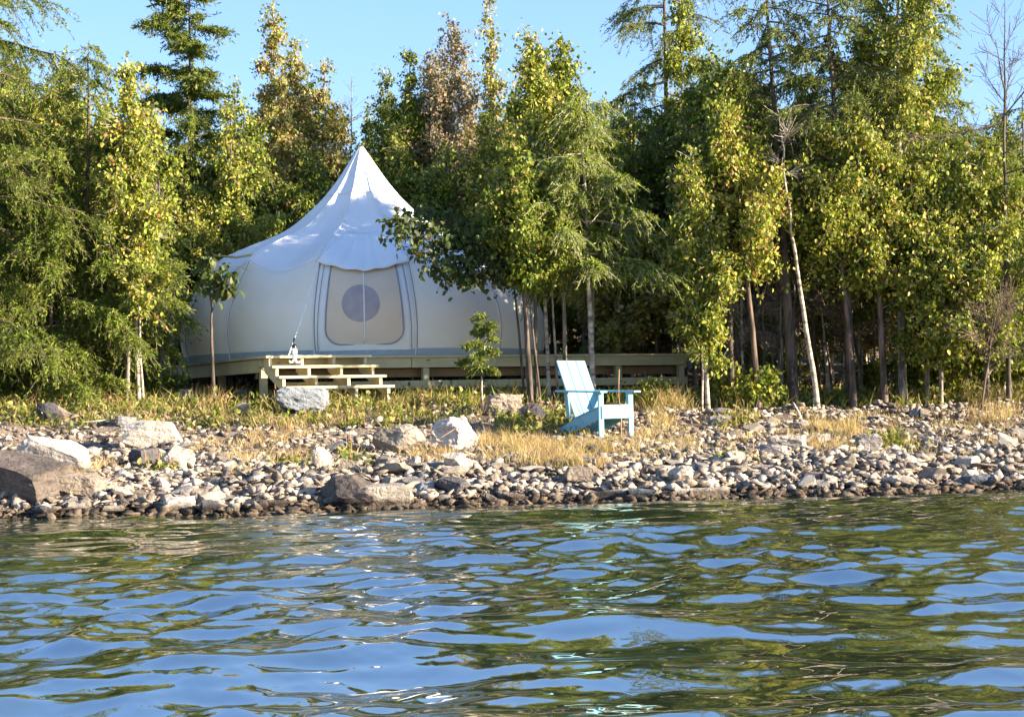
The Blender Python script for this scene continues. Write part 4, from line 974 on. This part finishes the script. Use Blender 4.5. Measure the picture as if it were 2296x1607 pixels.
for (a, b, c, d, nc_, per, h) in [(1150, 1360, 1000, 1052, 60, 75, .20), (1420, 1520, 900, 990, 26, 55, .26), (1060, 1170, 985, 1045, 30, 55, .17), (920, 1010, 1005, 1050, 18, 50, .14),
                                (1340, 1560, 970, 1040, 60, 32, .14), (1800, 1920, 940, 1020, 40, 50, .20), (1600, 2290, 930, 1030, 150, 28, .12), (420, 700, 975, 1060, 80, 26, .12), (200, 245, 1030, 1065, 8, 60, .14),
                                (560, 720, 940, 1000, 40, 25, .15), (1560, 1610, 1110, 1118, 5, 30, .06), (150, 330, 900, 945, 24, 30, .16), (2190, 2296, 890, 960, 24, 40, .2), (700, 1100, 1010, 1060, 60, 24, .10), (130, 190, 1070, 1110, 8, 50, .14), (200, 1150, 890, 965, 70, 26, .24), (1420, 1560, 880, 930, 24, 40, .30), (2000, 2290, 885, 910, 30, 30, .28)]:
    cx, cy = patch(a, b, c, d, nc_); X = np.repeat(cx, per) + g.normal(0, .07, nc_ * per); Y = np.repeat(cy, per) + g.normal(0, .07, nc_ * per)
    XS.append(X); YS.append(Y); HS.append(h * g.uniform(.4, 1.3, nc_ * per) * np.repeat(g.uniform(.3, 1.35, nc_), per))
X = np.concatenate(XS); Y = np.concatenate(YS); Hh = np.concatenate(HS)
tag(link('dry_grass', blades('dry_grass', X, Y, Hh, g.uniform(.004, .010, len(X)), g, 'dry', .36)), 'dry straw coloured grass in tufts over the beach and around the chair', 'grass', kind='stuff')
# green weeds: upright leaves
XS, YS, HS = [], [], []
for (a, b, c, d, nc_, per, h) in [(-20, 1160, 885, 965, 430, 36, .16), (300, 1150, 880, 900, 60, 36, .11), (1130, 1300, 925, 975, 60, 40, .14), (1400, 1560, 885, 930, 60, 40, .17), (1540, 2296, 885, 915, 150, 40, .17),
                                (760, 800, 1015, 1050, 5, 50, .12), (640, 690, 1035, 1060, 6, 50, .10), (320, 400, 1035, 1062, 8, 50, .10), (1620, 1700, 930, 965, 14, 30, .12), (1980, 2040, 990, 1020, 9, 45, .13), (1640, 1680, 1015, 1035, 5, 45, .11), (1180, 1260, 945, 975, 14, 40, .14)]:
    cx, cy = patch(a, b, c, d, nc_); X = np.repeat(cx, per) + g.normal(0, .09, nc_ * per); Y = np.repeat(cy, per) + g.normal(0, .09, nc_ * per)
    hh = np.repeat(g.uniform(.35, 1.35, nc_), per); XS.append(X); YS.append(Y); HS.append(h * g.uniform(.4, 1.3, nc_ * per) * hh)
X = np.concatenate(XS); Y = np.concatenate(YS); Hh = np.concatenate(HS)
kp = g.random(len(X)) < .62
tag(link('green_weeds', blades('green_weeds', X[kp], Y[kp], Hh[kp], g.uniform(.006, .026, kp.sum()), g, 'weed', .6)), 'belt of green and yellow weeds between the beach and the deck', 'weeds', kind='stuff')
k2 = np.where(~kp)[0]; P = np.stack([X[k2], Y[k2], ground(X[k2], Y[k2]) + Hh[k2] * g.uniform(.2, 1.1, len(k2))], -1)
v_, f_ = leaf_verts(P, .062, g, -.3)
tag(link('broad_weeds', mesh_np('broad_weeds', v_, f_, ['weed'])), 'broad leaved low plants mixed into the weed belt', 'weeds', kind='stuff')
i_ = g.integers(0, len(X), 1500); tag(link('dead_stems', blades('dead_stems', X[i_], Y[i_], g.uniform(.15, .45, 1500), g.uniform(.004, .009, 1500), g, 'stalk', .25)), 'thin brown dead stems standing among the weeds', 'stems', kind='stuff')
# forest floor litter plants
X = g.uniform(-9, 9.5, 9000); Y = shoreY(X) + g.uniform(7.2, 14, 9000)
tag(link('undergrowth', blades('undergrowth', X, Y, g.uniform(.05, .35, 9000), g.uniform(.006, .03, 9000), g, 'weed', .5)), 'sparse undergrowth on the shaded forest floor', 'undergrowth', kind='stuff')

# ---------------------------------------------------------------- sticks and stalks
def stick(name, pts, r, mat, label, cat):
    r_ = [r * (1 - .6 * i / (len(pts) - 1)) for i in range(len(pts))]
    return tag(tube_obj(name, pts, r_, mat, None, 6), label, cat)
p = hit(1392, 985); stick('plant_stalk', [(p.x, p.y, p.z - .03), (p.x + .01, p.y, p.z + .25), (p.x - .015, p.y, p.z + .55), (p.x + .0, p.y, p.z + .86)], .012, 'stalk', 'tall reddish brown dead stalk standing in front of the blue chair', 'stalk')
p = hit(1800, 945); stick('driftwood_stick', [(p.x, p.y, p.z - .03), (p.x - .05, p.y, p.z + .12), (p.x - .12, p.y, p.z + .26)], .020, 'drift', 'short pale driftwood stick leaning left below the white snag', 'stick')
a = hit(2060, 990); b = hit(2150, 1012); stick('driftwood_branch', [(a.x, a.y, a.z + .05), ((a.x + b.x) / 2, (a.y + b.y) / 2, (a.z + b.z) / 2 + .05), (b.x, b.y, b.z + .03)], .028, 'drift', 'long pale driftwood branch lying on the right beach', 'branch')
a = hit(130, 962); b = hit(262, 950); stick('driftwood_plank', [(a.x, a.y, a.z + .05), (b.x, b.y, b.z + .06)], .02, 'drift', 'thin pale plank lying left of the long grey slab', 'plank')
for (px, py, h, lb) in [(335, 1000, .5, 'thin dead stalk before the long grey slab'), (972, 1048, .4, 'thin bare stalk standing below the white boulder with dark flank'), (780, 1040, .45, 'thin twig standing above the brown-topped block'), (1545, 905, .32, 'short dry stalk right of the chair below the deck'), (820, 960, .3, 'thin dry stalk in the weeds below the steps'), (545, 900, .35, 'dry grey stalk leaning in the weeds under the tent')]:
    p = hit(px, py); dx = g.normal() * .05
    stick('plant_stalk', [(p.x, p.y, p.z - .03), (p.x + dx, p.y, p.z + h * .4), (p.x + dx * .6, p.y, p.z + h * .75), (p.x + dx * 2, p.y, p.z + h)], .006, 'stalk', lb, 'stalk')
